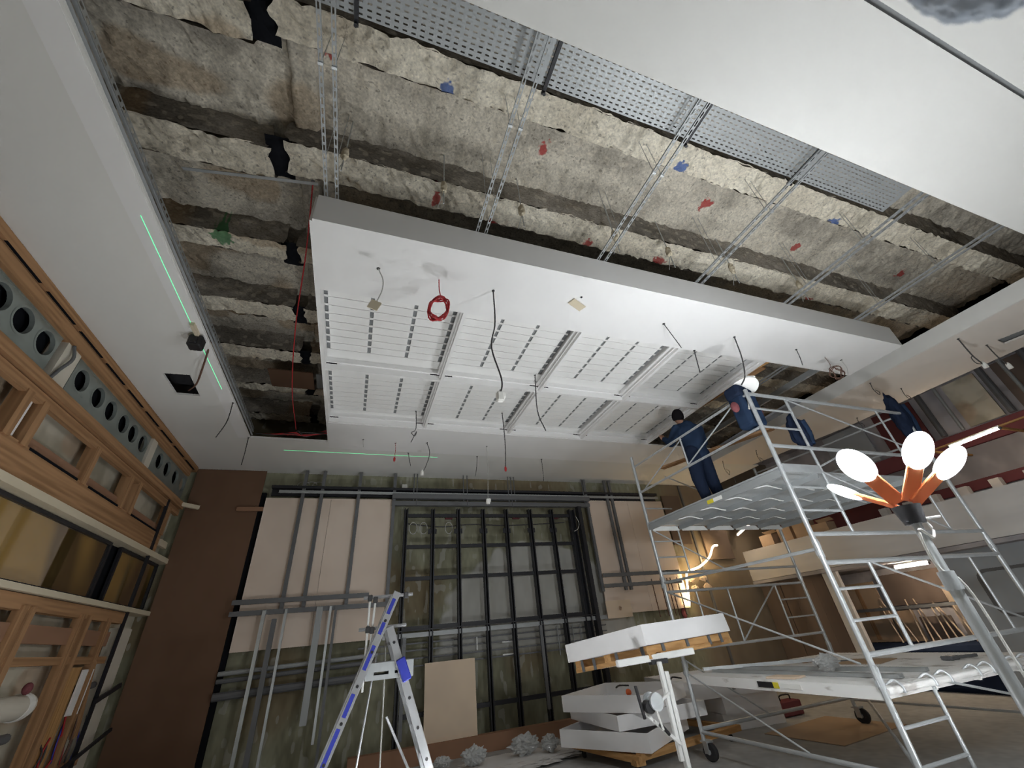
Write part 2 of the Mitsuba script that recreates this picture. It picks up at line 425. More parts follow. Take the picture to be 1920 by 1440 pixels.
for i, x in enumerate((-.62, .87, 2.36, 3.83, 5.43, 6.93)):
    for s in (0, 1):
        k = thing('perforated_channel', f'{("left", "right")[s]} slotted steel channel of the {word[i]} pair counted from the left', 'metal channel', GRP)
        scene[k] = {**chd, 'to_world': T().translate([x + .095 * s, .72, 5.31])}
        for y in (1.55, 2.3):
            part(k, 'hanger_wire', cyl((x - .015 + .095 * s, y, 5.32), (x - .015 + .095 * s, y, 6.22), .003, 5), 'm_galv')
        part(k, 'clip', cat(box(x - .034 + .095 * s, x + .004 + .095 * s, 1.54, 1.56, 5.30, 5.33)), 'm_galv')
ed = slotted(6.6, .055, .075, .042, 1, .024)
em = cat(moved(ed, rot((0, 0, 1), 90)))
em.apply_transform(rot((0, 1, 0), 90))
em.apply_translation((-1.935, .85, ZC + .10))
k = thing('edge_channel', 'perforated steel channel along the inner edge of the left soffit', 'metal channel')
part(k, 'web', em, 'm_galv')
part(k, 'flange', box(-1.96, -1.935, .85, 7.5, ZC + .095, ZC + .10), 'm_galv_dull')
part(k, 'flange', box(-1.96, -1.935, .85, 7.5, ZC + .035, ZC + .04), 'm_galv_dull')
# foam-wrapped anchors where wires meet the ribs
for i, (x, y) in enumerate(((-.5, 2.35), (.45, 2.42), (1.32, 2.45), (2.53, 2.47), (3.35, 2.5), (4.4, 2.5), (5.7, 2.5))):
    f = thing('wrapped_anchor', f'{word[i] if i < 6 else "seventh"} wad of pale foam on a hanger above the raft, counted from the left', 'anchor', 'foam wrapped anchors above the raft edge')
    m = ball((0, 0, 0), .05, 3, (.7, .7, 1.9))
    v = np.array(m.vertices)
    m.vertices = v * (1 + .5 * (meshkit.noise(v * 42 + i * 7, i) - .5))[:, None]
    m.apply_translation((x, y, 5.58))
    part(f, 'foam', m, 'm_cream', None, True)
    part(f, 'rod', cat(cyl((x, y, 5.30), (x, y, 6.2), .006, 6), cyl((x - .05, y + .05, 5.30), (x + .03, y, 5.62), .004, 5)), 'm_galv')

# ================================================================== the coffered white raft
X = [-.70, .93, 2.54, 4.14, 5.82]
Y = [3.53, 5.10, 6.72]
raft = thing('ceiling_raft', 'large white coffered ceiling raft hanging under the concrete ribs', 'ceiling raft')
part(raft, 'near_border', box(-.70, 7.75, 2.68, 3.53, ZC, ZC + .022), 'm_board_white')
part(raft, 'far_border', box(-.70, 7.75, 6.72, 7.80, ZC - .012, ZC + .01), 'm_board_white')
part(raft, 'near_fascia', box(-.70, 7.75, 2.655, 2.68, ZC, 5.31), 'm_board_white')
part(raft, 'left_fascia', box(-.725, -.70, 2.68, 7.80, ZC, 5.31), 'm_board_white')
part(raft, 'right_fascia', box(7.75, 7.775, 2.68, 3.53, ZC, 5.31), 'm_board_white')
part(raft, 'top_sheet', cat(box(-.70, 5.82, 3.53, 6.72, 5.27, 5.28), box(-.70, 7.75, 2.68, 3.53, 5.27, 5.28)), 'm_grey_rail')
ZT = 5.145
tile_c = {}
def tile(w):
    if w not in tile_c:
        tile_c[w] = mikit.ply(box(0, w, 0, .139, 0, .012), 'm_tile')
    return tile_c[w]
for r in range(2):
    for c in range(4):
        x0, x1, y0, y1 = X[c], X[c + 1], Y[r], Y[r + 1]
        t = .022
        sides = cat(box(x0, x0 + t, y0, y1, ZC, ZT + .05), box(x1 - t, x1, y0, y1, ZC, ZT + .05), box(x0 + t, x1 - t, y0, y0 + t, ZC, ZT + .05), box(x0 + t, x1 - t, y1 - t, y1, ZC, ZT + .05))
        cf = put(numbered(raft + '__coffer'), sides, 'm_board_white')
        part(cf, 'ledge', cat(box(x1 - t - .045, x1 - t, y0 + t, y1 - t, ZC + .095, ZC + .115), box(x1 - t - .02, x1 - t, y0 + t, y1 - t, ZC + .045, ZC + .055), box(x0 + t, x1 - t, y1 - t - .03, y1 - t, ZC + .10, ZC + .115)), 'm_board_white')
        part(cf, 'back_sheet', box(x0 + t, x1 - t, y0 + t, y1 - t, ZT + .03, ZT + .04), 'm_grey_rail')
        xa, xb = x0 + t + .045, x1 - t - .075
        cuts = [(xa, xa + .475), (xa + .52, xa + .985), (xa + 1.03, xb)]
        for q in (xa - .022, xa + .497, xa + 1.007, xb + .025):
            part(cf, 'carrier_rail', box(q - .02, q + .02, y0 + t, y1 - t - .03, ZT + .018, ZT + .03), 'm_grey_rail')
        clips = []
        for i in range(10):
            yy = y0 + t + .005 + i * .147
            if yy + .139 > y1 - t - .07:
                break
            last = yy + .139
            for (a, b) in cuts:
                k = numbered(cf + '__tile')
                scene[k] = {**tile(round(b - a, 3)), 'to_world': T().translate([a, yy, ZT])}
            for q in (xa - .022, xa + .497, xa + 1.007, xb + .025):
                if i:
                    clips.append(box(q - .024, q + .024, yy - .02, yy + .012, ZT + .002, ZT + .010))
        part(cf, 'end_strip', box(x0 + t, x1 - t, last + .007, y1 - t, ZT - .002, ZT + .012), 'm_tile')
        part(cf, 'clips', cat(clips), 'm_tile', None, False, 'stuff')
        part(cf, 'dark_slot', cat(box(x0 + t, x0 + .16, y1 - t - .003, y1 - t - .001, ZC + .085, ZC + .10), box(x1 - .17, x1 - t, y1 - t - .003, y1 - t - .001, ZC + .085, ZC + .10)), 'm_blackgap')
# timber bearers in the unfinished fifth bay
part(raft, 'bearer', bar((5.86, 6.7, 5.05), (5.86, 3.55, 5.05), .05, .1), 'm_board_white')
part(raft, 'bearer', bar((7.3, 7.6, 5.13), (7.3, 3.55, 5.13), .05, .1), 'm_galv_dull')
one('timber_plank', 'brown timber plank bridging the open bay of the raft above the scaffold', 'plank', bar((6.60, 4.1, 5.36), (6.25, 7.2, 5.36), .16, .045), 'm_timber_y')
one('raft_lath', 'short pale timber offcut showing in the raft opening by the hard hat', 'plank', bar((6.35, 3.62, 5.22), (6.05, 4.6, 5.22), .11, .03), 'm_pine_y')

# ------------------------------------------------------------------ cables that hang from the white ceilings
def cable(label, pts, m='m_grey_wire', r=.006, end=None, cat_='cable', group='cables hanging from the ceilings'):
    k = thing('hanging_cable', label, cat_, group)
    part(k, 'wire', tube(pts, r, 6), m, None, True)
    part(k, 'grommet', lathe([(0, -.004), (.018, -.004), (.018, 0), (0, 0)], (pts[0][0], pts[0][1], pts[0][2] - .001), 10), 'm_grey_wire')
    p = np.array(pts[-1])
    if end == 'socket':
        part(k, 'socket', cat(lathe([(0, .05), (.02, .05), (.03, .02), (.032, -.05), (0, -.05)], p, 12)), 'm_white_plastic', 'white plastic lamp socket', 30)
    if end == 'box':
        part(k, 'socket', cat(box(p[0] - .035, p[0] + .035, p[1] - .03, p[1] + .03, p[2] - .07, p[2] + .03, .01), box(p[0] + .01, p[0] + .055, p[1] - .02, p[1] + .02, p[2] - .03, p[2] + .035, .008)), 'm_white_plastic', 'white plastic connector')
    if end == 'tag':
        part(k, 'tag', moved(box(p[0] - .05, p[0] + .05, p[1] - .006, p[1] + .006, p[2] - .09, p[2] + .02), rot((0, 1, 0), 20, p)), 'm_cream', 'yellowed tape tag')
    if end == 'red':
        part(k, 'connector', ball(p - [0, 0, .03], .03, 2, (.7, .7, 1.6)), 'm_red_wire', 'red insulated end')
    return k
cable('curved grey cable with a yellow tag left of the red coil', [(-.1, 3.1, 4.95), (-.04, 3.1, 4.79), (-.04, 3.1, 4.64), (-.08, 3.1, 4.47)], 'm_pale_wire', .006, 'tag')
cable('long black cable with a white socket hanging through the raft centre', [(1.15, 3.11, 4.95), (1.14, 3.11, 4.47), (1.08, 3.11, 4.13), (1.16, 3.11, 3.74), (1.13, 3.11, 3.56)], 'm_grey_wire', .008, 'box')
cable('slanting grey cable right of the peeled patch on the raft', [(3.53, 3.13, 4.95), (3.61, 3.13, 4.75), (3.68, 3.13, 4.57)])
cable('straight short dark cable below the third coffer', [(4.39, 3.54, 4.95), (4.36, 3.54, 4.75), (4.33, 3.54, 4.55)], r=.008)
cable('dark cable curving down in front of the hard hat', [(4.76, 3.13, 4.95), (4.71, 3.13, 4.58), (4.60, 3.13, 4.26), (4.46, 3.13, 4.10)], r=.009)
cable('small cable with pale tip left of the copper ring', [(6.02, 3.15, 4.95), (6.0, 3.15, 4.8), (5.96, 3.15, 4.65)], r=.006)
cable('thin pale cable right of the copper ring', [(7.1, 3.2, 4.95), (7.12, 3.2, 4.8), (7.05, 3.2, 4.66)], 'm_pale_wire', .005)
k = cable('looped dark cable with a white lamp socket on the right soffit', [(8.53, 2.31, 4.95), (8.54, 2.31, 4.62), (8.66, 2.31, 4.47)], r=.009, end='socket')
part(k, 'loop', tube([(8.53, 2.31, 4.62), (8.43, 2.31, 4.56), (8.45, 2.31, 4.47), (8.62, 2.31, 4.48)], .006, 6), 'm_grey_wire', None, True)
cable('dark cable with white tip by the slot opening of the right soffit', [(9.3, 2.3, 4.95), (9.33, 2.3, 4.71), (9.44, 2.3, 4.56)], r=.008, end='socket')
for nm, x, y, h in (('small looped wire on the right soffit near the hung jacket', 8.49, 3.63, .24), ('small looped wire on the right soffit right of the hung jacket', 9.4, 3.64, .24), ('small looped wire on the right soffit above the lamp glare', 9.85, 4.78, .2),
                    ('small looped wire on the right soffit above the upper scaffold deck', 8.96, 6.67, .3), ('small looped wire on the right soffit just right of the worker', 8.6, 7.4, .36)):
    cable(nm, [(x, y, 4.95), (x - .03, y, 4.95 - h * .6), (x + .05, y, 4.95 - h), (x + .1, y, 4.95 - h * .75), (x + .02, y, 4.95 - h * .6)], r=.006)
cable('black cable hanging from the crossing of the raft beams', [(2.38, 4.85, 5.1), (2.34, 4.85, 4.45), (2.43, 4.85, 4.12)], r=.008)
cable('black cable with a red end at the second far coffer', [(2.25, 6.16, 5.1), (2.26, 6.16, 4.51), (2.23, 6.16, 4.05)], r=.008, end='red')
cable('dark cable twisted into a small loop at the first far coffer', [(.72, 6.36, 5.1), (.73, 6.36, 4.76), (.66, 6.36, 4.68), (.72, 6.36, 4.62), (.74, 6.36, 4.70), (.66, 6.36, 4.50)], r=.007)
cable('short thin cable with a red end under the far raft border', [(.48, 7.4, 4.94), (.49, 7.4, 4.8), (.48, 7.4, 4.64)], 'm_red_wire', .004, 'red')
cable('short straight cable between the red end and the white camera socket', [(.77, 7.85, 4.94), (.83, 7.85, 4.67)], r=.007)
cable('curved cable with a white round socket above the plywood sheets', [(1.06, 7.3, 4.94), (1.12, 7.3, 4.72), (1.05, 7.3, 4.45), (.99, 7.3, 4.33)], r=.007, end='socket')
cable('short cable left of the long chain with the white connector', [(2.22, 7.86, 4.94), (2.2, 7.86, 4.7), (2.16, 7.86, 4.5)], r=.006)
cable('long thin wire with a white connector in front of the black grid', [(2.27, 7.31, 4.94), (2.28, 7.31, 4.56), (2.24, 7.31, 3.83)], 'm_pale_wire', .004, 'box')
cable('thin cable left of the scaffold under the far raft border', [(3.71, 7.83, 4.94), (3.71, 7.83, 4.7), (3.70, 7.83, 4.44)], r=.006)
cable('small pale wire at the far left of the raft border', [(-.11, 7.32, 4.94), (-.09, 7.32, 4.79)], 'm_pale_wire', .005)
cable('black cable hanging from the left soffit edge', [(-2.0, 6.29, 4.95), (-2.0, 6.29, 4.63), (-2.07, 6.29, 4.37)], r=.007)
cable('black cable hanging in the far left ceiling corner', [(-2.0, 7.53, 4.95), (-1.99, 7.53, 4.65), (-1.99, 7.53, 4.44)], r=.007)
cable('brown cable running from the soffit edge into the square cut-out', [(-1.97, 4.83, 5.0), (-2.1, 5.2, 4.86), (-2.3, 5.7, 4.88), (-2.53, 6.12, 5.0)], 'm_brown_wire', .011)
def coil(label, c, r, m, n=5, tilt=20, rw=.008, tail=None):
    k = thing('cable_coil', label, 'cable coil')
    rr = random.Random(3)
    pts = []
    for i in range(n * 12):
        a = i / 12 * 2 * math.pi
        w = r * (1 + .12 * math.sin(i * .7))
        pts.append((c[0] + w * .62 * math.cos(a), c[1] + .03 * math.sin(i * 1.3), c[2] + w * math.sin(a)))
    mm = tube(pts, rw, 6, 2)
    mm.apply_transform(rot((0, 1, 0), tilt, c))
    part(k, 'windings', mm, m, None, True)
    part(k, 'lead', tube(tail, rw * .7, 6), m, None, True)
    return k
coil('bright red coiled cable hanging from the near border of the raft', (.53, 3.1, 4.53), .15, 'm_red_wire', 6, 18, .008, [(.53, 3.1, 4.95), (.535, 3.1, 4.8), (.56, 3.1, 4.66)])
coil('thin copper coloured cable ring at the right end of the raft', (6.78, 3.2, 4.66), .16, 'm_brown_wire', 4, 60, .006, [(6.72, 3.2, 4.95), (6.74, 3.2, 4.82), (6.7, 3.2, 4.74)])
k = thing('peeled_patch', 'torn paper patch dangling by a dark screw on the raft border', 'paper')
part(k, 'paper', moved(box(2.1, 2.32, 3.02, 3.12, 4.93, 4.938), rot((0, 0, 1), 25, (2.2, 3.05, 4.93))), 'm_cream')
part(k, 'screw', lathe([(0, -.01), (.012, -.01), (.012, 0), (0, 0)], (2.2, 2.95, 4.95), 8), 'm_black')
# red cables in the far left corner of the opening
k = thing('cable_bundle', 'bundle of thin red cables lying in the far left corner of the opening', 'cable bundle')
for i in range(7):
    rr = random.Random(40 + i)
    part(k, 'wire', tube([(-1.9 + .1 * i, 7.50, 5.02), (-1.5 + .05 * i, 7.42 - .03 * i, 4.97 + .03 * rr.random()), (-1.1, 7.40 + .02 * i, 5.0 + .05 * rr.random()), (-.72, 7.45, 5.06 + .02 * i)], .008, 6), 'm_red_wire' if i % 3 else 'm_grey_wire', None, True)
cable('dark red cable running along the left end of the raft', [(-.78, 2.66, 5.5), (-.86, 3.4, 5.3), (-1.05, 4.6, 5.2), (-1.2, 6.0, 5.1), (-1.25, 7.3, 5.05)], 'm_red_wire', .007)
# laser level on the soffit
k = thing('laser_level', 'small black laser level with a green line fixed to the left soffit', 'laser level')
part(k, 'body', cat(box(-2.12, -1.98, 4.62, 4.76, 4.78, 4.93, .015), box(-2.09, -2.02, 4.60, 4.64, 4.80, 4.88, .01)), 'm_black')
part(k, 'mount', moved(box(-2.06, -2.02, 4.42, 4.66, 4.90, 4.948), rot((0, 0, 1), 0)), 'm_cream', 'small wooden wedge')
part(k, 'label', box(-2.07, -2.03, 4.615, 4.619, 4.83, 4.86), 'm_orange', 'orange label')
scene['m_laser_strip'] = {'type': 'diffuse', 'reflectance': {'type': 'rgb', 'value': [.2, .8, .4]}}
part(k, 'glow_strip', cat(box(-2.066, -2.062, 3.0, 5.9, ZC - .008, ZC - .005), box(-1.5, 1.4, 8.02, 8.024, ZC - .004, ZC - .001)), 'm_laser_strip', 'thin glowing green strip standing in for the laser line', False, None, emitter=glow(.10, .75, .33, .65))  # projected laser light built as a glowing strip

# ================================================================== left wall joinery
def yz(y0, y1, z0, z1, x=-3.15, d=.08, bev=0):
    return box(x - d, x, y0, y1, z0, z1, bev)


YS, YE = -1.0, 9.0
tf = thing('timber_cladding_frame', 'tall reddish timber frame of rails and posts covering the left wall', 'timber frame')
part(tf, 'top_rail', yz(YS, YE + .1, 4.85, 4.945, -3.11, .12), 'm_timber_y')
part(tf, 'top_rail', yz(YS, 8.9, 4.70, 4.835, -3.14, .12), 'm_timber_y')
for y in np.arange(1.0, 8.8, .62):
    part(tf, 'groove', yz(y, y + .5, 4.846, 4.8505, -3.112, .025), 'm_blackgap')
part(tf, 'middle_rail', yz(YS, YE, 4.10, 4.215, -3.10, .10), 'm_timber_y')
part(tf, 'middle_rail', yz(YS, YE, 3.985, 4.085, -3.14, .06), 'm_timber_y')
part(tf, 'bottom_board', yz(YS, 8.62, 3.30, 3.585, -3.15, .05), 'm_timber_y')
part(tf, 'bottom_board', yz(8.70, 9.0, 3.42, 3.52, -3.15, .05), 'm_cream')
for y in (3.1, 3.35, 4.62, 4.88, 6.0, 7.0, 7.29, 8.57):
    part(tf, 'post', yz(y - .05, y + .05, 3.56, 4.02, -3.13, .12), 'm_timber_z')
for (a, b) in ((4.93, 5.95), (6.05, 6.95), (7.34, 8.5)):
    part(tf, 'lower_board', yz(a, b, 3.585, 3.70, -3.19, .02), 'm_mdf')
for y0, y1 in ((5.0, 5.9), (6.15, 6.95), (7.3, 8.4)):
    part(tf, 'groove', yz(y0, y1, 3.565, 3.59, -3.145, .02), 'm_blackgap')
for y, z0 in ((4.75, 3.62), (7.145, 3.62)):
    part(tf, 'white_block', yz(y - .05, y + .05, z0, 4.0, -3.2, .05), 'm_board_white', 'white insert strip')
# steel beams with round holes
for bi, (y0, y1, hs, lab) in enumerate(((.6, 4.68, [1.7, 2.05, 2.4, 2.75, 3.1, 3.47, 3.84, 4.17, 4.52], 'galvanised beam with round holes nearest the viewer on the left wall'), (5.05, 7.18, [5.24, 5.63, 5.97, 6.35, 6.66, 7.01], 'galvanised beam with six round holes in the middle of the left wall'),
                                       (7.42, 9.0, [7.70, 8.06, 8.47, 8.85], 'galvanised beam with four round holes nearest the brown panel'))):
    b = thing('steel_beam', lab, 'steel beam', 'round holed beams on the left wall')
    pg = sbox(y0, 4.225, y1, 4.695)
    for h in hs:
        pg = pg.difference(Point(h, 4.52).buffer(.128, 16))
    m = prism(pg, .004)
    m.apply_transform(np.array([[0, 0, 1, -3.20], [1, 0, 0, 0], [0, 1, 0, 0], [0, 0, 0, 1.0]]))
    part(b, 'web', m, 'm_galv_green')
    for h in hs:
        part(b, 'hole_collar', lathe([(.126, -.035), (.128, 0), (.150, .004), (.126, .004), (.122, -.035)], (-3.197, h, 4.52), 24, (1, 0, 0)), 'm_galv_green', None, 30)
    part(b, 'flange', cat(yz(y0, y1, 4.685, 4.70, -3.19, .1), yz(y0, y1, 4.222, 4.232, -3.19, .1)), 'm_galv_green')
    part(b, 'backing', yz(y0, y1, 4.23, 4.69, -3.29, .01), 'm_blackgap')
for (y0, y1, lab) in ((4.74, 5.0, 'pale plaster block between the near and middle round-holed beams'), (7.21, 7.38, 'pale plaster block between the middle and far round-holed beams')):
    one('plaster_block', lab, 'plaster block', yz(y0, y1, 4.21, 4.70, -3.17, .15), 'm_plaster', 'plaster blocks between the beams')
one('conduit', 'grey conduit bent over the plaster block on the left wall', 'conduit', tube([(-3.15, 4.80, 4.70), (-3.12, 4.83, 4.55), (-3.14, 4.78, 4.38), (-3.14, 4.72, 4.22)], .016, 8), 'm_grey_steel', None, True)
# amber glazing band
struct('trim_1', cat(yz(YS, 9.2, 3.20, 3.28, -3.11, .2)), 'm_cream', 'cream ledge above the amber glazing')
struct('trim_2', cat(yz(YS, 9.2, 2.41, 2.47, -3.11, .2)), 'm_cream', 'cream ledge below the amber glazing')
for i, (y0, y1, lab) in enumerate(((2.2, 7.35, 'long amber glazing on the left wall nearest the viewer'), (7.75, 9.1, 'short amber glazing beside the brown panel'))):
    w = struct('window_%d' % (i + 1), cat(yz(y0 - .04, y1 + .04, 3.15, 3.19, -3.22, .04), yz(y0 - .04, y1 + .04, 2.475, 2.51, -3.22, .04), yz(y0 - .05, y0, 2.48, 3.19, -3.22, .04), yz(y1, y1 + .05, 2.48, 3.19, -3.22, .04)), 'm_black_steel', lab)
    part(w, 'pane', yz(y0, y1, 2.51, 3.15, -3.235, .004), 'm_pane')
    part(w, 'amber_board', yz(y0, y1, 2.50, 3.16, -3.26, .02), 'm_amber', 'amber coloured sheet behind the pane')
part('wall_left', 'dark_band', yz(YS, 9.2, 2.47, 3.20, -3.30, .03), 'm_blackgap')
# lower timber
lf = thing('lower_timber_frame', 'lower timber frame with posts and braces at the bottom left corner', 'timber frame')
part(lf, 'rail', yz(3.5, 8.45, 2.26, 2.40, -3.15, .08), 'm_timber_y')
part(lf, 'rail', yz(3.5, 8.2, 1.98, 2.15, -3.17, .03), 'm_mdf')
part(lf, 'rail', yz(3.5, 8.3, 1.78, 1.86, -3.15, .06), 'm_timber_y')
part(lf, 'rail', yz(6.9, 8.6, .68, .76, -3.16, .05), 'm_timber_y')
for y in (5.55, 6.06, 6.20, 7.22, 7.40, 7.95):
    part(lf, 'post', yz(y - .045, y + .045, .0, 2.30, -3.13, .08), 'm_timber_z')
part(lf, 'brace', bar((-3.17, 8.0, 1.8), (-3.17, 8.25, 1.0), .05, .10), 'm_timber_z')
part(lf, 'upright_board', yz(7.55, 7.8, 0, 1.75, -3.18, .02), 'm_pine_z')
part(lf, 'white_sheet', yz(7.78, 8.05, 1.25, 1.72, -3.14, .02), 'm_board_white', 'white paper sheet')
one('steel_stud', 'slim black steel upright in front of the pipe beside the brown panel', 'steel stud', cat(yz(8.38, 8.42, 0, 4.1, -3.12, .04)), 'm_black_steel')
one('white_column', 'pale plastered pier between the timber frame and the brown panel', 'pier', yz(8.5, 8.95, 0, 2.22, -3.2, .12), 'm_plaster')
one('black_bracket', 'black steel arm crossing the pale pier at the lower left', 'bracket', cat(bar((-3.05, 7.9, .72), (-3.05, 9.0, .98), .03, .04), bar((-3.1, 8.3, 1.35), (-3.1, 8.95, 1.5), .03, .06)), 'm_black_steel')
k = thing('drain_pipe', 'fat pale pipe with a red and white clamp at the lower left', 'pipe')
part(k, 'tube', cyl((-3.21, 4.6, 1.42), (-3.21, 6.95, 1.42), .11, 20), 'm_plaster', None, 30)
part(k, 'clamp', lathe([(.112, -.04), (.125, -.04), (.125, .04), (.112, .04)], (-3.21, 6.85, 1.42), 20, (0, 1, 0)), 'm_white_plastic', 'white clamp')
part(k, 'valve', ball((-3.15, 6.75, 1.58), .05, 2, (.8, 1, 1.1)), 'm_red', 'red valve handle')
one('cable_duct', 'long grey cable duct running below the fat pipe', 'cable duct', cat(cyl((-3.22, 4.6, 1.16), (-3.22, 6.9, 1.16), .045, 12), cyl((-3.24, 7.5, 1.5), (-3.24, 8.45, 1.54), .04, 12)), 'm_grey_steel', None, 30)
k = thing('wire_tangle', 'tangle of thin dark and blue wires behind the lower timber posts', 'wires')
rr = random.Random(5)
for i in range(16):
    y = 7.3 + rr.random() * 1.1
    p = [(-3.2 + .05 * rr.random(), y, 1.3 - .3 * rr.random()), (-3.16, y + .2 * (rr.random() - .5), .9), (-3.18, y + .3 * (rr.random() - .5), .55), (-3.2, y + .2, .1)]
    part(k, 'wire', tube(p, .010, 5), ('m_brown_wire', 'm_blue_print', 'm_grey_wire', 'm_red_wire')[i % 4], None, True)
for y, z, c, lab in ((8.05, .3, 'm_blue_print', 'blue tub'), (7.5, .45, 'm_blue_print', 'blue tub')):
    one('paint_tub', 'blue plastic tub %s the lower timber posts' % ('beside the pier behind' if y > 8 else 'between'), 'tub', lathe([(0, z - .3), (.12, z - .3), (.14, z), (.15, z), (.15, z + .012), (.13, z + .012), (.11, z - .28), (0, z - .28)], (-3.02, y, 0), 20), c, None, 30)
# brown panel and its wood tabs
k = thing('hardboard', 'tall dark brown hardboard in the far left corner', 'hardboard')
part(k, 'sheet', box(-3.13, -1.93, 9.17, 9.19, 0, 4.945), 'm_hardboard')
part(k, 'edge', box(-1.93, -1.85, 9.2, 9.27, 0, 4.5), 'm_blackgap', 'black gap beside the panel')
one('wood_tab', 'short pale timber offcut sticking out left of the brown panel', 'offcut', bar((-3.12, 8.9, 4.17), (-2.90, 9.12, 4.17), .05, .07), 'm_cream')
one('wood_tab', 'short reddish timber offcut tacked at the right edge of the brown panel', 'offcut', bar((-2.28, 9.12, 4.15), (-1.78, 9.12, 4.15), .03, .08), 'm_mdf')

# ================================================================== far wall
rail_grp = 'grey steel studs in front of the plywood'
for (x0, x1, z0, z1, lab) in ((-1.82, -.62, 1.78, 4.37, 'left pinkish plywood sheet beside the brown panel'), (-.615, .61, 1.78, 4.37, 'second pinkish plywood sheet, left of the black grid'),
                              (5.45, 6.65, 1.84, 4.41, 'pinkish plywood sheet just right of the black grid'), (6.655, 7.76, 1.84, 4.41, 'rightmost pinkish plywood sheet behind the scaffold')):
    one('plywood_sheet', lab, 'plywood sheet', box(x0, x1, 9.10, 9.122, z0, z1), 'm_ply', 'plywood sheets on the far wall')
def stud(name, label, x, z0, z1, w=.06, y=9.04, m='m_grey_steel', d=.05, lean=0, group=None):
    k = thing(name, label, 'steel stud', group)
    part(k, 'web', bar((x, y, z0), (x + lean, y, z1), .004, w, (1, 0, 0)), m) if False else part(k, 'web', bar((x, y - d / 2 + .002, z0), (x + lean, y - d / 2 + .002, z1), .004, w, (1, 0, 0)), m)
    part(k, 'flange', bar((x - w / 2, y, z0), (x - w / 2 + lean, y, z1), d, .004, (1, 0, 0)), m)
    part(k, 'flange', bar((x + w / 2, y, z0), (x + w / 2 + lean, y, z1), d, .004, (1, 0, 0)), m)
    return k
for x, lab in ((-1.16, 'first grey stud from the left in front of the pinkish plywood'), (-.81, 'second grey stud from the left in front of the pinkish plywood'), (-.09, 'third grey stud from the left in front of the pinkish plywood'), (.64, 'grey stud at the right edge of the left plywood'),
               (5.40, 'grey stud at the left edge of the right plywood'), (6.02, 'grey stud on the right plywood left of the scaffold post'), (6.16, 'second grey stud on the right plywood by the scaffold post')):
    stud('wall_stud', lab, x, 2.30, 4.93, group=rail_grp)
for (x0, x1, z, lab) in ((-1.93, .3, 2.51, 'upper grey rail across the left plywood'), (-1.93, .62, 2.335, 'lower grey rail across the left plywood'), (5.42, 7.6, 2.63, 'upper grey rail across the right plywood'), (5.42, 7.6, 2.41, 'lower grey rail across the right plywood'),
                         (.6, 3.7, 1.79, 'grey rail under the left half of the black grid'), (3.7, 5.5, 1.80, 'grey rail under the right half of the black grid')):
    k = thing('cross_rail', lab, 'steel rail', 'grey rails on the far wall')
    part(k, 'web', bar((x0, 8.96, z), (x1, 8.96, z), .004, .075), 'm_grey_steel' if x0 < 0 or x0 > 5 else 'm_galv_dull')
    part(k, 'flange', cat(bar((x0, 8.985, z + .036), (x1, 8.985, z + .036), .05, .004), bar((x0, 8.985, z - .036), (x1, 8.985, z - .036), .05, .004)), 'm_grey_steel')
# dark steel beams under the soffit
k = thing('dark_beam', 'long black steel beam with a pale cable tray high on the far wall', 'steel beam')
part(k, 'flange', box(-1.75, 7.6, 9.0, 9.2, 4.545, 4.60), 'm_black_steel')
part(k, 'web', box(-1.75, 7.6, 9.12, 9.16, 4.42, 4.55), 'm_black_steel')
part(k, 'strip', box(-1.6, 7.6, 8.99, 9.0, 4.44, 4.50), 'm_galv_dull', 'pale metal strip')
k = thing('header_beam', 'grey steel header above the black grid', 'steel beam')
part(k, 'upper', box(.6, 5.45, 8.96, 9.1, 4.36, 4.46), 'm_grey_steel')
part(k, 'lower', box(.6, 5.45, 9.0, 9.1, 4.22, 4.31), 'm_grey_steel')
for i, x in enumerate((1.05, 1.12, 2.18, 2.27, 3.28, 3.36, 3.44, 5.32)):
    one('drop_rod', f'{(word + ["seventh", "eighth"])[i]} thin steel drop rod from the left above the grey header', 'rod', cyl((x, 9.0, 4.2 if i % 2 else 4.3), (x, 9.0, 4.93), .012, 6), 'm_grey_steel', 'drop rods above the header')
one('wall_box', 'small white junction box on the far wall below the soffit', 'junction box', box(.80, .92, 9.15, 9.2, 4.62, 4.74, .01), 'm_white_plastic')
k = thing('cable_loop', 'loops of white cable on the far wall above the left plywood', 'cable')
for i in range(3):
    part(k, 'loop', tube([(-1.2 + .14 * i + .12 * math.cos(a), 9.2, 4.66 + .09 * math.sin(a)) for a in np.linspace(.4, 5.4, 14)], .008, 5, 2), 'm_pale_wire', None, True)
# the black grid
g = thing('black_grid', 'large black steel grid frame standing before the far wall', 'steel grid')
VX = [.91, 1.48, 2.04, 2.61, 3.16, 3.755, 4.315, 4.86]
for i, x in enumerate(VX):
    w = .075 if i < 7 else .15
    part(g, 'upright', cat(box(x - w / 2, x - w / 2 + .02, 8.92, 9.04, .1, 4.13), box(x + w / 2 - .02, x + w / 2, 8.92, 9.04, .1, 4.13), box(x - w / 2, x + w / 2, 9.02, 9.04, .1, 4.13)), 'm_black_steel')
    if i:
        part(g, 'lug', cat(box(x - .10, x - .03, 8.94, 8.96, 3.60, 3.70), box(x + .03, x + .08, 8.94, 8.96, 3.60, 3.70)), 'm_black_steel')
part(g, 'upright', box(5.03, 5.12, 8.9, 9.05, .1, 4.2), 'm_black_steel')
for z in (3.985, 3.35, 2.75, 1.90, .61):
    for i in range(7):
        part(g, 'crossbar', box(VX[i] + .03, VX[i + 1] - .03, 8.95, 9.0, z - .035, z + .035), 'm_black_steel')
part(g, 'ledger', box(.85, 5.05, 8.9, 8.94, 1.855, 1.875), 'm_black_steel')
k = thing('wall_cables', 'thin dark cables with white loops strung across the top of the grid', 'cable')
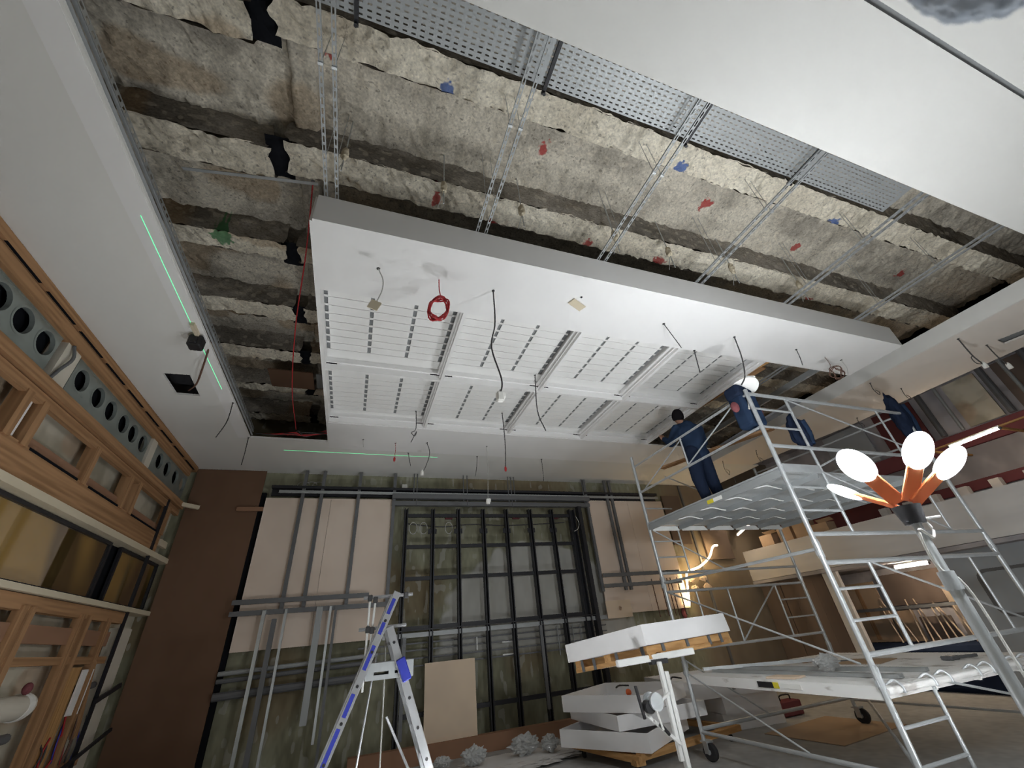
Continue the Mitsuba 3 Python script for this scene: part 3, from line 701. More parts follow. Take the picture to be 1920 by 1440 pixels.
part(k, 'wire', tube([(.95, 9.1, 3.85), (1.7, 9.1, 3.78), (2.4, 9.1, 3.83), (3.1, 9.1, 3.80), (3.9, 9.1, 3.82), (4.7, 9.1, 3.86)], .012, 6), 'm_grey_wire', None, True)
for x in (1.08, 1.3, 1.85):
    part(k, 'loop', tube([(x + .08 * math.cos(a), 9.08, 3.75 + .12 * math.sin(a)) for a in np.linspace(0, 6.5, 16)], .008, 5, 2), 'm_pale_wire', None, True)
part(k, 'loop', tube([(4.92, 8.88, 3.95), (4.98, 8.88, 3.8), (4.93, 8.88, 3.66), (4.82, 8.88, 3.6)], .008, 5), 'm_pale_wire', 'white hook of cable', True)
for i, x in enumerate((1.8, 3.42, 4.45)):
    one('red_block', ('red brick end', 'middle red brick end', 'right red brick end')[i] + ' showing above the black grid', 'brick', box(x, x + .16, 9.18, 9.27, 3.98, 4.06), 'm_red', 'red bricks above the grid')
# pale reinforcement lines behind the lower grid
k = thing('rebar_mesh', 'rusty wall mesh bars behind the lower part of the grid', 'wire mesh')
for z in (1.30, 1.42, 1.55, 1.66):
    part(k, 'bar', bar((.2, 9.2, z), (5.4, 9.2, z), .02, .025), 'm_grey_steel')
for x in (1.0, 4.2, 4.38, 4.56, 4.74):
    part(k, 'bar', bar((x, 9.18, 1.2), (x, 9.18, 1.72), .015, .015), 'm_galv_dull')
for (x0, z0, w, h) in ((2.42, 1.45, .02, .22), (2.95, 1.52, .28, .025), (2.95, 1.31, .28, .025)):
    one('bright_shim', ('upright', 'upper', 'lower')[(z0 < 1.5) + (w > .1 and z0 < 1.5)] + ' white shim behind the lower grid', 'shim', box(x0, x0 + w, 9.178, 9.19, z0, z0 + h), 'm_white_metal', 'white shims')
# long conduits at z about 1.5 left of the grid
k = thing('wall_conduit', 'pair of grey conduits running along the far wall under the left plywood', 'conduit')
for z, m in ((1.52, 'm_galv_dull'), (1.42, 'm_grey_steel'), (1.22, 'm_grey_steel')):
    part(k, 'tube', cyl((-1.9, 9.1, z - .02), (.55, 9.1, z + .02), .035 if z > 1.3 else .06, 10), m, None, 30)
# small board with a round hole, leaning board, skirting
hb = sbox(5.32, 1.76, 5.96, 2.10).difference(Point(5.66, 1.94).buffer(.045, 10))
m = prism(hb, .018)
m.apply_transform(np.array([[1, 0, 0, 0], [0, 0, 1, 8.9], [0, 1, 0, 0], [0, 0, 0, 1.0]]))
one('holed_board', 'small yellowish board with one round hole right of the black grid', 'board', m, 'm_ply_pale')
one('leaning_board', 'pale rectangular board standing upright on the brown skirting', 'board', moved(box(1.36, 2.28, 8.78, 8.80, .235, 1.34), rot((1, 0, 0), -2, (1.8, 8.8, .24))), 'm_ply_pale')
struct('baseboard_back', box(.2, 4.6, 8.72, 8.86, 0, .235), 'm_mdf', 'brown board lying along the foot of the far wall')
# steel profiles hung or leaning left of the ladder
GP = 'loose steel profiles left of the ladder'
stud('steel_profile', 'slotted galvanised profile, leftmost of the loose ones', -1.40, .0, 2.36, .05, 8.935, 'm_galv', .04, 0, GP)
stud('steel_profile', 'dull profile second from the left among the loose ones', -1.22, .0, 2.22, .07, 8.935, 'm_grey_steel', .05, 0, GP)
stud('steel_profile', 'bright narrow profile third from the left among the loose ones', -1.06, .0, 2.36, .035, 8.935, 'm_galv', .04, 0, GP)
stud('steel_profile', 'wide grey profile that ends in mid air among the loose ones', -.52, .70, 2.36, .10, 8.935, 'm_galv_dull', .04, 0, GP)
stud('steel_profile', 'thin bright profile right of the wide one', -.34, .45, 2.36, .035, 8.935, 'm_galv', .04, 0, GP)
stud('steel_profile', 'thin dull profile nearest the ladder', -.25, .0, 2.36, .04, 8.935, 'm_grey_steel', .04, 0, GP)
stud('steel_profile', 'grey profile hanging between the ladder and the leaning board', .99, .3, 1.76, .06, 8.935, 'm_grey_steel', .04, 0, GP)
stud('steel_profile', 'grey profile hanging in front of the grid right of the leaning board', 3.72, .4, 1.76, .06, 8.935, 'm_grey_steel', .04, 0, GP)
for i, x in enumerate((6.75, 7.0, 7.1, 7.2, 7.3, 7.5)):
    one('steel_rod', f'{word[i]} thin rod from the left on the right plywood near the rope light', 'rod', cyl((x, 9.0, 1.7), (x, 9.0, 2.5), .012, 6), 'm_brown_wire', 'rods on the right plywood')
# right end of the far wall
k = thing('corner_shelf', 'brown patched boards on the far wall right of the plywood', 'board')
part(k, 'sheet', box(7.9, 8.5, 9.2, 9.24, 3.3, 4.6), 'm_plank')
part(k, 'sheet', box(8.9, 9.8, 9.2, 9.24, 2.9, 4.2), 'm_plank')
part(k, 'upright', box(8.55, 8.6, 9.15, 9.2, 0, 4.9), 'm_grey_steel')
one('red_rag', 'small red rag hanging low on the far wall by the rope light', 'rag', ball((7.62, 9.22, 1.74), .09, 3, (.8, .4, 1.3)), 'm_red', None, True)

# ================================================================== step ladder left of centre
ld = thing('step_ladder', 'tall aluminium folding ladder with blue stickers left of the black grid', 'ladder')
P0, P1, Q0, Q1 = np.array([-.40, 5.0, .02]), np.array([.46, 5.0, 2.12]), np.array([1.07, 5.0, .02]), np.array([.40, 5.0, 1.80])
for y in (0, .42):
    o = np.array([0, y, 0])
    part(ld, 'front_rail', bar(P0 + o, P1 + o, .028, .075, (1, 0, 0), .004), 'm_alu')
    part(ld, 'rear_rail', bar(Q0 + o, Q1 + o, .028, .075, (1, 0, 0), .004), 'm_alu')
    part(ld, 'shoe', bar(P0 + o - [.01, 0, .02], P0 + o + [.03, 0, .07], .04, .09, (1, 0, 0), .006), 'm_rubber')
    part(ld, 'shoe', bar(Q0 + o + [.01, 0, -.02], Q0 + o + [-.03, 0, .07], .04, .09, (1, 0, 0), .006), 'm_rubber')
for i in range(1, 8):
    a, b = P0 + (P1 - P0) * i / 8, Q0 + (Q1 - Q0) * i / 7.6
    part(ld, 'rung', cyl(a + [0, -.012, 0], a + [0, .43, 0], .016, 10), 'm_alu', None, 30)
    part(ld, 'rung', cyl(b + [0, -.012, 0], b + [0, .43, 0], .016, 10), 'm_alu', None, 30)
    part(ld, 'rung_end', cat(cyl(a + [0, -.017, 0], a + [0, -.011, 0], .014, 10), cyl(b + [0, -.017, 0], b + [0, -.011, 0], .014, 10)), 'm_black')
u = (P1 - P0) / np.linalg.norm(P1 - P0)
for i, (t0, t1) in enumerate(((.25, .46), (.55, .75), (.82, 1.10), (1.18, 1.36), (1.55, 1.76), (1.86, 1.97), (2.05, 2.2))):
    part(ld, 'sticker', bar(P0 + u * t0 + [-.004, -.0155, 0], P0 + u * t1 + [-.004, -.0155, 0], .002, .036, (1, 0, 0)), 'm_blue_print', 'blue printed sticker')
hp = sbox(.20, 1.36, .66, 1.50).difference(sbox(.28, 1.40, .42, 1.425)).difference(sbox(.48, 1.40, .60, 1.425))
m = prism(hp, .4)
m.apply_transform(np.array([[1, 0, 0, 0], [0, 0, 1, 5.02], [0, 1, 0, 0], [0, 0, 0, 1.0]]))
part(ld, 'tool_tray', m, 'm_galv_dull', 'blue grey tray between the legs')
part(ld, 'hinge', bar((.60, 4.97, 1.33), (.52, 4.97, 1.52), .02, .09, (1, 0, 0), .01), 'm_blue_print', 'blue hinge joint')
part(ld, 'rope', tube([(.40, 5.44, 1.75), (.42, 5.44, 1.2), (.43, 5.44, .5), (.43, 5.44, .02)], .009, 6), 'm_pale_wire', None, True)
part(ld, 'stay', cyl((.44, 5.2, 1.05), (1.0, 5.2, .05), .012, 8), 'm_alu')
part(ld, 'stay', cyl((.30, 5.2, 1.55), (.12, 5.2, .02), .010, 8), 'm_alu')
hr = thing('clamp_rig', 'rig of bright steel rods with dark clamps fixed beside the ladder top', 'clamp rig')
for z, a, b in ((2.12, .13, .68), (1.81, .11, .62)):
    part(hr, 'crossrod', cyl((a, 5.46, z), (b, 5.46, z + .015), .018, 10), 'm_alu', None, 30)
part(hr, 'rod', cyl((.20, 5.46, 2.13), (.205, 5.46, 1.25), .012, 8), 'm_white_metal', None, 30)
part(hr, 'rod', cyl((.26, 5.46, 2.10), (.24, 5.46, 1.52), .012, 8), 'm_white_metal', None, 30)
for x, z in ((.20, 2.12), (.26, 2.10), (.205, 1.81), (.25, 1.80), (.60, 2.13)):
    part(hr, 'clamp', box(x - .025, x + .025, 5.43, 5.49, z - .035, z + .03, .008), 'm_grey_wire')

# ================================================================== panel lifter carrying a white tray
def tray(name, label, N, U, V, h, group=None, th=.02, digit=None, floor_=True):
    N, U, V = (np.array(a, float) for a in (N, U, V))
    k = thing(name, label, 'tray', group)
    A = np.eye(4)
    lu, lv = np.linalg.norm(U), np.linalg.norm(V)
    A[:3, 0], A[:3, 1] = U / lu, V / lv
    A[:3, 2] = np.cross(A[:3, 0], A[:3, 1])
    A[:3, 3] = N
    if A[2, 2] < 0:
        A[:3, 2] *= -1
    for a in (box(0, lu, 0, th, 0, h), box(0, lu, lv - th, lv, 0, h), box(0, th, th, lv - th, 0, h), box(lu - th, lu, th, lv - th, 0, h)):
        part(k, 'side', moved(a, A), 'm_tray')
    part(k, 'base', moved(box(th, lu - th, th, lv - th, 0, .012), A), 'm_tray')
    if digit:
        t = meshkit.text_mesh(digit, .10, .002)
        t.apply_transform(A @ np.array([[1, 0, 0, lu * .48], [0, 0, 1, -.002], [0, 1, 0, h * .3], [0, 0, 0, 1.0]]))
        part(k, 'pencil_mark', t, 'm_grey_steel', 'pencilled number')
    return k, A
lt, A = tray('white_tray', 'large white tray raised on the panel lifter', (3.10, 4.50, 1.398), (1.467, .26, .036), (-.342, 1.314, -.144), .20)
lf_ = thing('panel_lifter', 'white panel lifter with a hand winch holding up a tray', 'panel lifter')
for v in (.05, .63, 1.17):
    part(lf_, 'batten', moved(box(.04, 1.51, v, v + .11, -.077, -.004), A), 'm_pine_x', 'orange timber batten')
for a in (.045, 1.40):
    part(lf_, 'batten', moved(box(a, a + .11, .045, 1.30, -.126, -.078), A), 'm_pine_y')
part(lf_, 'batten', moved(box(.22, 1.08, .036, .117, -.122, -.078), A), 'm_pine_x')
for a in (.27, .68, 1.08, 1.30):
    part(lf_, 'strap', moved(box(a, a + .045, .040, .048, -.10, -.002), A), 'm_grey_steel')
    part(lf_, 'strap', moved(box(.030, .036, a - .18, a - .135, -.126, -.002), A), 'm_grey_steel')
part(lf_, 'crossarm', bar((2.755, 4.61, 1.262), (3.725, 4.535, 1.294), .063, .063, (0, 0, 1), .007), 'm_white_metal')
part(lf_, 'crossarm', bar((3.15, 4.59, 1.285), (3.115, 5.58, 1.186), .045, .045), 'm_white_metal')
part(lf_, 'head', bar((3.15, 4.572, 1.24), (3.35, 4.555, 1.24), .072, .045), 'm_black')
part(lf_, 'mast', box(3.20, 3.244, 4.49, 4.535, .43, 1.24, .006), 'm_white_metal')
part(lf_, 'mast', box(3.249, 3.298, 4.482, 4.54, .10, 1.15, .006), 'm_white_metal')
part(lf_, 'winch_arm', bar((3.222, 4.464, .565), (2.845, 4.428, .862), .027, .027), 'm_white_metal')
part(lf_, 'winch_arm', bar((3.222, 4.464, .97), (2.97, 4.428, .88), .022, .022), 'm_white_metal')
part(lf_, 'winch_drum', cat(cyl((2.97, 4.34, .934), (2.97, 4.375, .934), .076, 20), cyl((2.97, 4.375, .934), (2.97, 4.455, .934), .045, 16), cyl((2.97, 4.455, .934), (2.97, 4.473, .934), .076, 20)), 'm_galv', None, 30)
part(lf_, 'drum_spool', cyl((2.90, 4.365, .90), (2.90, 4.437, .90), .054, 16), 'm_black', None, 30)
part(lf_, 'lever', bar((2.80, 4.41, 1.078), (2.835, 4.41, .81), .027, .027, (0, 0, 1), .005), 'm_black')
part(lf_, 'grip', cyl((2.997, 4.41, .754), (3.078, 4.41, .664), .016, 10), 'm_black', 'black grip', 30)
part(lf_, 'crank', cyl((2.943, 4.356, .90), (2.96, 4.32, .72), .011, 8), 'm_white_plastic')
for dx, dy in ((.68, -.32), (-.68, -.28), (.1, .68)):
    part(lf_, 'foot_leg', bar((3.27, 4.51, .16), (3.27 + dx, 4.51 + dy, .09), .04, .04), 'm_white_metal')
    part(lf_, 'foot_wheel', cyl((3.27 + dx, 4.51 + dy - .015, .05), (3.27 + dx, 4.51 + dy + .015, .05), .05, 14), 'm_rubber')

# stack of trays on the dolly
dy_ = thing('timber_dolly', 'low timber dolly carrying the stack of white trays', 'dolly')
part(dy_, 'beam', bar((3.40, 7.35, .15), (3.72, 6.05, .13), .10, .07), 'm_pine_y')
part(dy_, 'beam', bar((3.72, 6.10, .15), (5.75, 6.45, .15), .10, .07), 'm_pine_x')
part(dy_, 'beam', bar((3.45, 7.3, .15), (5.5, 7.65, .15), .10, .07), 'm_pine_x')
part(dy_, 'beam', bar((5.70, 6.45, .15), (5.45, 7.65, .15), .10, .07), 'm_pine_y')
part(dy_, 'block', box(3.64, 3.78, 6.06, 6.2, .07, .13), 'm_pine_x')
for x, y in ((3.7, 6.14), (5.6, 6.5), (3.5, 7.25), (5.4, 7.55)):
    c = part(dy_, 'castor', cat(cyl((x - .015, y, .045), (x + .015, y, .045), .045, 16)), 'm_rubber', 'black castor', 30)
    part(c, 'fork', box(x - .025, x + .025, y - .02, y + .02, .085, .12), 'm_galv')
GT = 'white trays stacked on the dolly'
tray('white_tray', 'lowest white tray of the stack on the timber dolly', (3.82, 5.95, .19), (1.25, .78, 0), (-.72, 1.2, 0), .20, GT)
tray('white_tray', 'middle white tray of the stack on the timber dolly, turned askew', (3.60, 6.28, .395), (1.50, -.02, 0), (-.02, 1.45, 0), .17, GT)
tray('white_tray', 'topmost open white tray of the stack on the timber dolly', (3.98, 6.02, .57), (1.22, .75, 0), (-.76, 1.18, 0), .20, GT)
tray('white_tray', 'grey white tray numbered 2 behind the lower scaffold deck', (5.30, 6.9, .468), (1.75, -.25, 0), (.2, 1.4, 0), .26, None, .02, '2')
tray('white_tray', 'white tray lying under the numbered tray behind the scaffold', (5.95, 6.85, .236), (1.1, -.1, 0), (.1, 1.45, 0), .23)
tray('white_tray', 'white tray on the floor at the bottom of the pile behind the scaffold', (5.95, 6.95, .002), (1.15, -.15, 0), (.15, 1.4, 0), .23)
one('black_strap', 'short black strap lying over the corner of the topmost tray', 'strap', tube([(4.15, 7.1, .775), (4.25, 7.15, .79), (4.4, 7.12, .775)], .012, 6), 'm_black', None, True)
one('orange_ball', 'small orange knob in the topmost tray', 'knob', ball((3.9, 6.35, .79), .04, 2), 'm_orange', None, True)
one('black_strap', 'short black strap on the tray beside the scaffold post', 'strap', tube([(4.95, 6.75, .80), (5.05, 6.8, .83), (5.2, 6.78, .80)], .012, 6), 'm_black', None, True)

# ================================================================== scaffold tower
sc = thing('scaffold_tower', 'galvanised mobile scaffold tower with two decks in front of the gallery', 'scaffold')
XA, XB, YA, YF = 4.65, 7.92, 3.25, 5.92
R = .024
def tb(name, p, q, r=R, m='m_tube', label=None):
    return part(sc, name, cyl(p, q, r, 12), m, label, 40)
for (x, y, z1) in ((XA, YA, 4.12), (XB, YA, 4.15), (XA, YF, 4.25), (XB - .25, YF, 4.15)):
    tb('post', (x, y, .2), (x, y, z1), .027)
    for z in (2.12, 1.0):
        part(sc, 'spigot', cat(cyl((x, y, z - .09), (x, y, z + .09), .034, 12), box(x - .05, x - .034, y - .012, y + .012, z - .07, z - .02), box(x + .034, x + .05, y - .012, y + .012, z + .01, z + .07)), 'm_tube')
    w = part(sc, 'castor', cat(lathe([(.02, -.03), (.085, -.03), (.10, -.02), (.10, .02), (.085, .03), (.02, .03)], (x + .03, y - .04, .10), 24, (1, .3, 0))), 'm_rubber', 'black castor', 30)
    part(w, 'fork', cat(box(x - .02, x - .005, y - .06, y + .02, .08, .2), box(x + .065, x + .08, y - .06, y + .02, .08, .2), box(x - .03, x + .09, y - .07, y + .05, .195, .215)), 'm_galv')
    part(w, 'hub', cyl((x - .01, y - .04, .10), (x + .07, y - .04, .10), .03, 10), 'm_galv')
for z in (4.06, 3.32, 2.27, 1.98, 1.17):
    tb('transom', (XA, YA, z), (XB, YA, z))
for z in (3.02, 2.26, 1.99, 1.22):
    tb('transom', (XA, YF, z), (XB - .25, YF, z), .02)
xs = 5.34
for z0, z1 in ((3.32, 4.06), (2.27, 3.32), (1.17, 1.98), (.12, .92)):
    tb('ladder_post', (xs, YA, z0), (xs, YA, z1), .018)
for z in (3.84, 3.58, 2.80, 2.53, 1.73, 1.45, .63, .37):
    tb('rung', (XA, YA, z), (xs, YA, z), .015)
xe = 7.25
for z0, z1 in ((3.32, 4.06), (2.27, 3.32), (1.17, 1.98)):
    tb('ladder_post', (xe, YA, z0), (xe, YA, z1), .014)
for p, q in (((xs + .02, YA, 4.04), (XB, YA, 3.34)), ((xs + .02, YA, 3.0), (xe, YA, 2.3)), ((xs + .02, YA, 1.97), (XB - .1, YA, 1.2)), ((xs + .02, YA, .92), (XB, YA, .35)), ((xs - .05, YA, 3.05), (6.0, YA, 3.30))):
    tb('diagonal', p, q, .012)
# far frame
for x, z0, z1 in ((5.24, 2.27, 3.0), (5.90, 1.22, 2.0), (6.98, 1.22, 2.0), (5.24, 1.22, 2.0)):
    tb('ladder_post', (x, YF, z0), (x, YF, z1), .015)
for x0, x1, zs_ in ((4.65, 5.24, (2.75, 2.5)), (6.98, 7.67, (1.75, 1.48)), (4.65, 5.24, (3.3,))):
    for z in zs_:
        tb('rung', (x0, YF, z), (x1, YF, z), .012)
for p, q in (((5.90, YF, 1.24), (6.96, YF, 1.98)), ((4.68, YF, 2.95), (6.0, YF, 2.28)), ((4.68, YF, 1.1), (5.9, YF, .35)), ((5.3, YF, 3.9), (7.6, YF, 3.1))):
    tb('diagonal', p, q, .012)
# side ledgers and rails
for z in (4.05, 3.58, 3.04, 2.12, .30):
    tb('ledger', (XA, YA, z), (XA, YF, z), .018 if z > 1 else .022)
for z in (4.05, 3.58, .30):
    tb('ledger', (XB - .02, YA, z), (XB - .25, YF, z), .016)
tb('ledger', (XA, YF, .33), (XB - .25, YF, .33))
tb('ledger', (XA, YF, .85), (XB - .25, YF, .80), .018)
tb('guard_post', (XA, 4.62, 3.58), (XA, 4.62, 4.05), .014)
for p, q in (((XA, 4.62, 3.6), (XA, 3.45, 4.05)), ((XA, 5.9, .95), (XA, 4.3, .32)), ((XA, YF, 2.0), (XA, YA + .1, 1.1)), ((XA + .02, 4.62, 4.03), (XA + .02, 5.8, 3.6))):
    tb('diagonal', p, q, .011)
tb('ledger', (XA, YA, .33), (XB, YF - .05, .33), .018)
# upper deck: planks with wavy stiffeners underneath
n = 5
wd = (7.72 - XA) / n
for i in range(n):
    x0 = XA + i * wd
    dk = part(sc, 'upper_deck_plank', cat(box(x0 + .004, x0 + wd - .004, YA + .02, YF - .03, 2.995, 3.01), box(x0 + .004, x0 + .012, YA + .02, YF - .03, 2.93, 3.0), box(x0 + wd - .012, x0 + wd - .004, YA + .02, YF - .03, 2.93, 3.0)), 'm_galv_dull')
    for y in (3.75, 4.25, 4.75, 5.25):
        pts = [(x0 + .06 + t * (wd - .12), y, 2.985 - .018 * (1 + math.cos(2 * math.pi * t))) for t in np.linspace(0, 1, 9)]
        part(dk, 'stiffener', tube(pts, .009, 6, 2), 'm_white_metal', None, True)
    pg = Polygon([(x0 + .03, 2.93), (x0 + .09, 2.985), (x0 + wd - .09, 2.985), (x0 + wd - .03, 2.93), (x0 + wd - .03, 2.912), (x0 + .03, 2.912)])
    m = prism(pg, .012)
    m.apply_transform(np.array([[1, 0, 0, 0], [0, 0, 1, YF - .05], [0, 1, 0, 0], [0, 0, 0, 1.0]]))
    part(dk, 'end_plate', m, 'm_white_metal')
part(sc, 'deck_edge', box(XA - .03, XA - .015, YA + .02, YF - .03, 2.93, 3.02), 'm_galv_dull')
part(sc, 'toe_clip', bar((XA, YA - .03, 3.02), (5.28, YA - .03, 3.02), .02, .10), 'm_tube')
part(sc, 'yellow_sticker', box(XA - .033, XA - .030, 4.36, 4.48, 2.95, 3.0), 'm_yellow', 'yellow sticker')
part(sc, 'white_sticker', box(XA - .033, XA - .030, 4.20, 4.36, 2.95, 3.0), 'm_white_plastic', 'white sticker')
# lower deck with plaster dust
for i in range(4):
    w4 = (7.60 - XA) / 4
    x0 = XA + i * w4
    part(sc, 'lower_deck_plank', cat(box(x0 + .003, x0 + w4 - .003, YA, YF - .02, 0.905, 0.93), box(x0 + .003, x0 + .02, YA, YF - .02, 0.825, 0.915), box(x0 + w4 - .02, x0 + w4 - .003, YA, YF - .02, 0.825, 0.915), box(x0 + .02, x0 + w4 - .02, YA, YA + .015, 0.835, 0.915)), 'm_stained', 'plaster stained deck plank' if i == 0 else None)
    for x in (x0 + .1, x0 + w4 - .15):
        part(sc, 'deck_hook', tube([(x, YA + .03, 0.925), (x + .05, YA - .02, 0.965), (x + .09, YA - .05, 0.925), (x + .10, YA - .05, 0.865)], .012, 7), 'm_tube', None, True)
part(sc, 'deck_tube', cyl((XA, YA - .02, 0.895), (XB, YA - .02, 0.895), .03, 12), 'm_stained', None, 40)
part(sc, 'black_sticker', box(XA - .006, XA + .002, 4.47, 4.68, 0.855, 0.91), 'm_black', 'black sticker with worn lettering')
part(sc, 'yellow_sticker', box(XA - .007, XA + .002, 4.39, 4.46, 0.855, 0.91), 'm_yellow', 'yellow sticker')
part(sc, 'white_sticker', box(XA - .007, XA + .002, 4.10, 4.38, 0.86, 0.905), 'm_white_plastic', 'white sticker')
# things on the lower deck
GS = 'steel studs lying on the lower deck'
for a, b, lab in (((5.0, 5.75, 0.95), (5.18, 3.38, 0.95), 'outer grey steel stud lying lengthwise on the lower scaffold deck'), ((5.35, 5.7, 0.95), (5.72, 3.45, 0.95), 'inner grey steel stud lying lengthwise on the lower scaffold deck'), ((4.9, 5.85, 0.975), (6.3, 5.0, 0.975), 'grey steel stud lying askew at the far end of the lower deck')):
    a, b = np.array(a), np.array(b)
    k = thing('deck_stud', lab, 'steel stud', GS)
    part(k, 'web', bar(a - [0, 0, .015], b - [0, 0, .015], .075, .004), 'm_galv_dull')
    s_ = np.cross((b - a) / np.linalg.norm(b - a), [0, 0, 1]) * .036
    part(k, 'flange', bar(a + s_, b + s_, .004, .035), 'm_galv')
    part(k, 'flange', bar(a - s_, b - s_, .004, .035), 'm_galv')
def crumple(c, r, s, seed, amp=.7, sub=3):
    m = trimesh.creation.icosphere(subdivisions=sub, radius=1)
    v = np.array(m.vertices)
    q = np.abs(meshkit.fbm(v * 3.1 + seed, 3, seed) - .5)
    m.vertices = v * (1 - amp * .5 + amp * 2.2 * q)[:, None] * np.array(s) * r
    z = m.vertices[:, 2].min()
    m.apply_translation(np.array(c) - [0, 0, z])
    return m
one('plastic_bag', 'crumpled clear plastic bag on the lower scaffold deck', 'plastic bag', crumple((5.35, 4.25, 0.94), .14, (1.2, .9, .65), 3, .45), 'm_plastic_film')
one('cardboard_sheet', 'flat piece of brown cardboard on the lower scaffold deck', 'cardboard', moved(box(6.15, 6.75, 4.3, 4.85, 0.932, 0.94), rot((0, 0, 1), 14, (6.4, 4.6, 0.935))), 'm_cardboard')
one('board_offcut', 'yellowish flat offcut near the sticker on the lower deck', 'offcut', moved(box(4.74, 4.95, 4.25, 4.6, 0.932, 0.95), rot((0, 0, 1), 10, (4.8, 4.4, 0.935))), 'm_ply_pale')
one('wood_scrap', 'thin dark wood scrap on the far part of the lower deck', 'scrap', box(6.2, 6.5, 5.25, 5.31, 0.931, 0.955), 'm_timber_x')
one('wood_scrap', 'thin grey scrap beside the cardboard on the lower deck', 'scrap', bar((6.1, 4.95, 0.94), (6.5, 4.8, 0.94), .05, .02), 'm_grey_steel')
one('hand_tool', 'small grey hand tool at the right of the lower deck', 'tool', cat(bar((6.8, 3.75, 0.95), (7.1, 3.68, 0.95), .03, .03), box(6.66, 6.82, 3.7, 3.82, 0.931, 0.975, .01)), 'm_grey_steel')
# planks laid across the guard rails
one('guard_plank', 'dark timber plank lying high on the guard rails beside the worker', 'plank', bar((5.45, 6.1, 4.14), (6.1, 4.1, 4.08), .13, .035), 'm_timber_y')
one('guard_plank', 'dull grey plank lying on the guard rails behind the backpack', 'plank', bar((5.9, 5.4, 4.12), (5.7, 3.3, 4.10), .16, .03), 'm_grey_steel')
one('drill_case', 'dark red tool case standing on the upper deck right of the worker', 'tool case', box(5.75, 6.05, 4.55, 4.7, 3.01, 3.24, .01), 'm_red_dark')
one('upright_batten', 'short dark batten standing on the upper deck', 'batten', box(6.55, 6.60, 4.30, 4.34, 3.01, 3.42), 'm_brown_wire')
# hard hat, backpack and jackets hung on the posts
k = thing('hard_hat', 'white hard hat hung on top of the near scaffold post', 'hard hat')
dome = ball((0, 0, 0), .135, 3, (1, 1.2, .95))
dome.vertices[:, 2] = np.maximum(dome.vertices[:, 2], 0)
H = trimesh.transformations.translation_matrix((4.74, 3.27, 4.20)) @ rot((0, 1, 0), 24) @ rot((1, 0, 0), -10)
part(k, 'shell', moved(dome, H), 'm_hat', None, True)
part(k, 'brim', moved(ball((0, .035, 0), .15, 3, (1.03, 1.25, .07)), H), 'm_hat', None, True)
part(k, 'ridge', moved(tube([(0, .165 * math.cos(a), .133 * math.sin(a)) for a in np.linspace(.3, 2.8, 9)], .012, 6, 2), H), 'm_hat', None, True)
k = thing('backpack', 'dark blue backpack with red side pockets hung under the white hard hat', 'backpack')
bp = trimesh.convex.convex_hull(np.vstack([ball((x, y, z), .06, 2).vertices for x in (4.66, 4.84) for y in (3.36, 3.48) for z in (3.70, 4.08)]))
part(k, 'bag', bp, 'm_navy', None, 40)
part(k, 'lid', trimesh.convex.convex_hull(np.vstack([ball((x, y, z), .05, 2).vertices for x in (4.62, 4.80) for y in (3.34, 3.48) for z in (4.12, 4.2)])), 'm_navy_dark', None, 40)
part(k, 'pocket', ball((4.56, 3.42, 3.94), .07, 2, (.8, .7, 1.1)), 'm_red', 'red side pocket', True)
part(k, 'pocket', ball((4.96, 3.42, 3.90), .07, 2, (.8, .7, 1.5)), 'm_red', 'red side pocket', True)
part(k, 'strap', tube([(4.70, 3.34, 4.15), (4.68, 3.28, 4.02), (4.64, 3.30, 3.85)], .014, 6), 'm_pale_wire', None, True)
def jacket(label, c, w, h, seed):
    k = thing('hung_jacket', label, 'jacket')
    m = trimesh.creation.icosphere(subdivisions=3, radius=1)
    v = np.array(m.vertices)
    t = (v[:, 2] + 1) / 2
    s = np.stack([w * (1.15 - .5 * t), .09 + 0 * t, h + 0 * t], 1)
    v = v * s * (1 + .45 * (meshkit.noise(v * 3 + seed, seed) - .5))[:, None]
    m.vertices = v + np.array(c)
    part(k, 'cloth', m, 'm_navy_dark', None, True)
    part(k, 'sleeve', tube([(c[0] + w * .6, c[1] - .05, c[2] + h * .5), (c[0] + w * .9, c[1] - .04, c[2] - h * .1), (c[0] + w * .8, c[1] - .02, c[2] - h * .7)], .055, 9), 'm_navy', None, True)
jacket('dark blue jacket hung over the right rear of the scaffold front frame', (7.93, 3.30, 4.02), .17, .42, 4)
jacket('dark coat draped inside the ladder part of the scaffold front frame', (5.55, 3.42, 3.66), .13, .28, 9)

# ================================================================== the worker
def body(bones, extra=(), pitch=.028, smooth=14):
    tot = None
    for (a, ra), (b, rb) in bones:
        pts = np.vstack([ball(a, ra, 2).vertices, ball(b, rb, 2).vertices])
        h = m3.Manifold.hull_points(pts)
        tot = h if tot is None else tot + h
    for e in extra:
        tot = tot + m3.Manifold.hull_points(np.array(e))
    mm = tot.refine_to_length(pitch).to_mesh()
    m = trimesh.Trimesh(mm.vert_properties[:, :3], mm.tri_verts, process=True)
    trimesh.smoothing.filter_taubin(m, iterations=smooth)
    return m
O = np.array([5.16, 4.85, 3.01])
J = dict(pel=(-.02, 0, .92), lhip=(-.11, 0, .90), rhip=(.08, .02, .90), lkn=(-.13, .04, .48), rkn=(.12, .02, .47), lan=(-.14, -.02, .08), ran=(.16, .0, .08),
         chest=(.0, .02, 1.24), up=(-.01, .04, 1.38), lsh=(-.23, .05, 1.35), rsh=(.25, .05, 1.39), lel=(-.36, .14, 1.12), rel=(.37, .14, 1.18), lwr=(-.26, .36, 1.30), rwr=(.24, .38, 1.34), neck=(-.06, .06, 1.47))
J = {k_: np.array(v_) + O for k_, v_ in J.items()}
per = thing('person', 'worker in dark blue clothes standing on the upper scaffold deck, seen from behind', 'person')
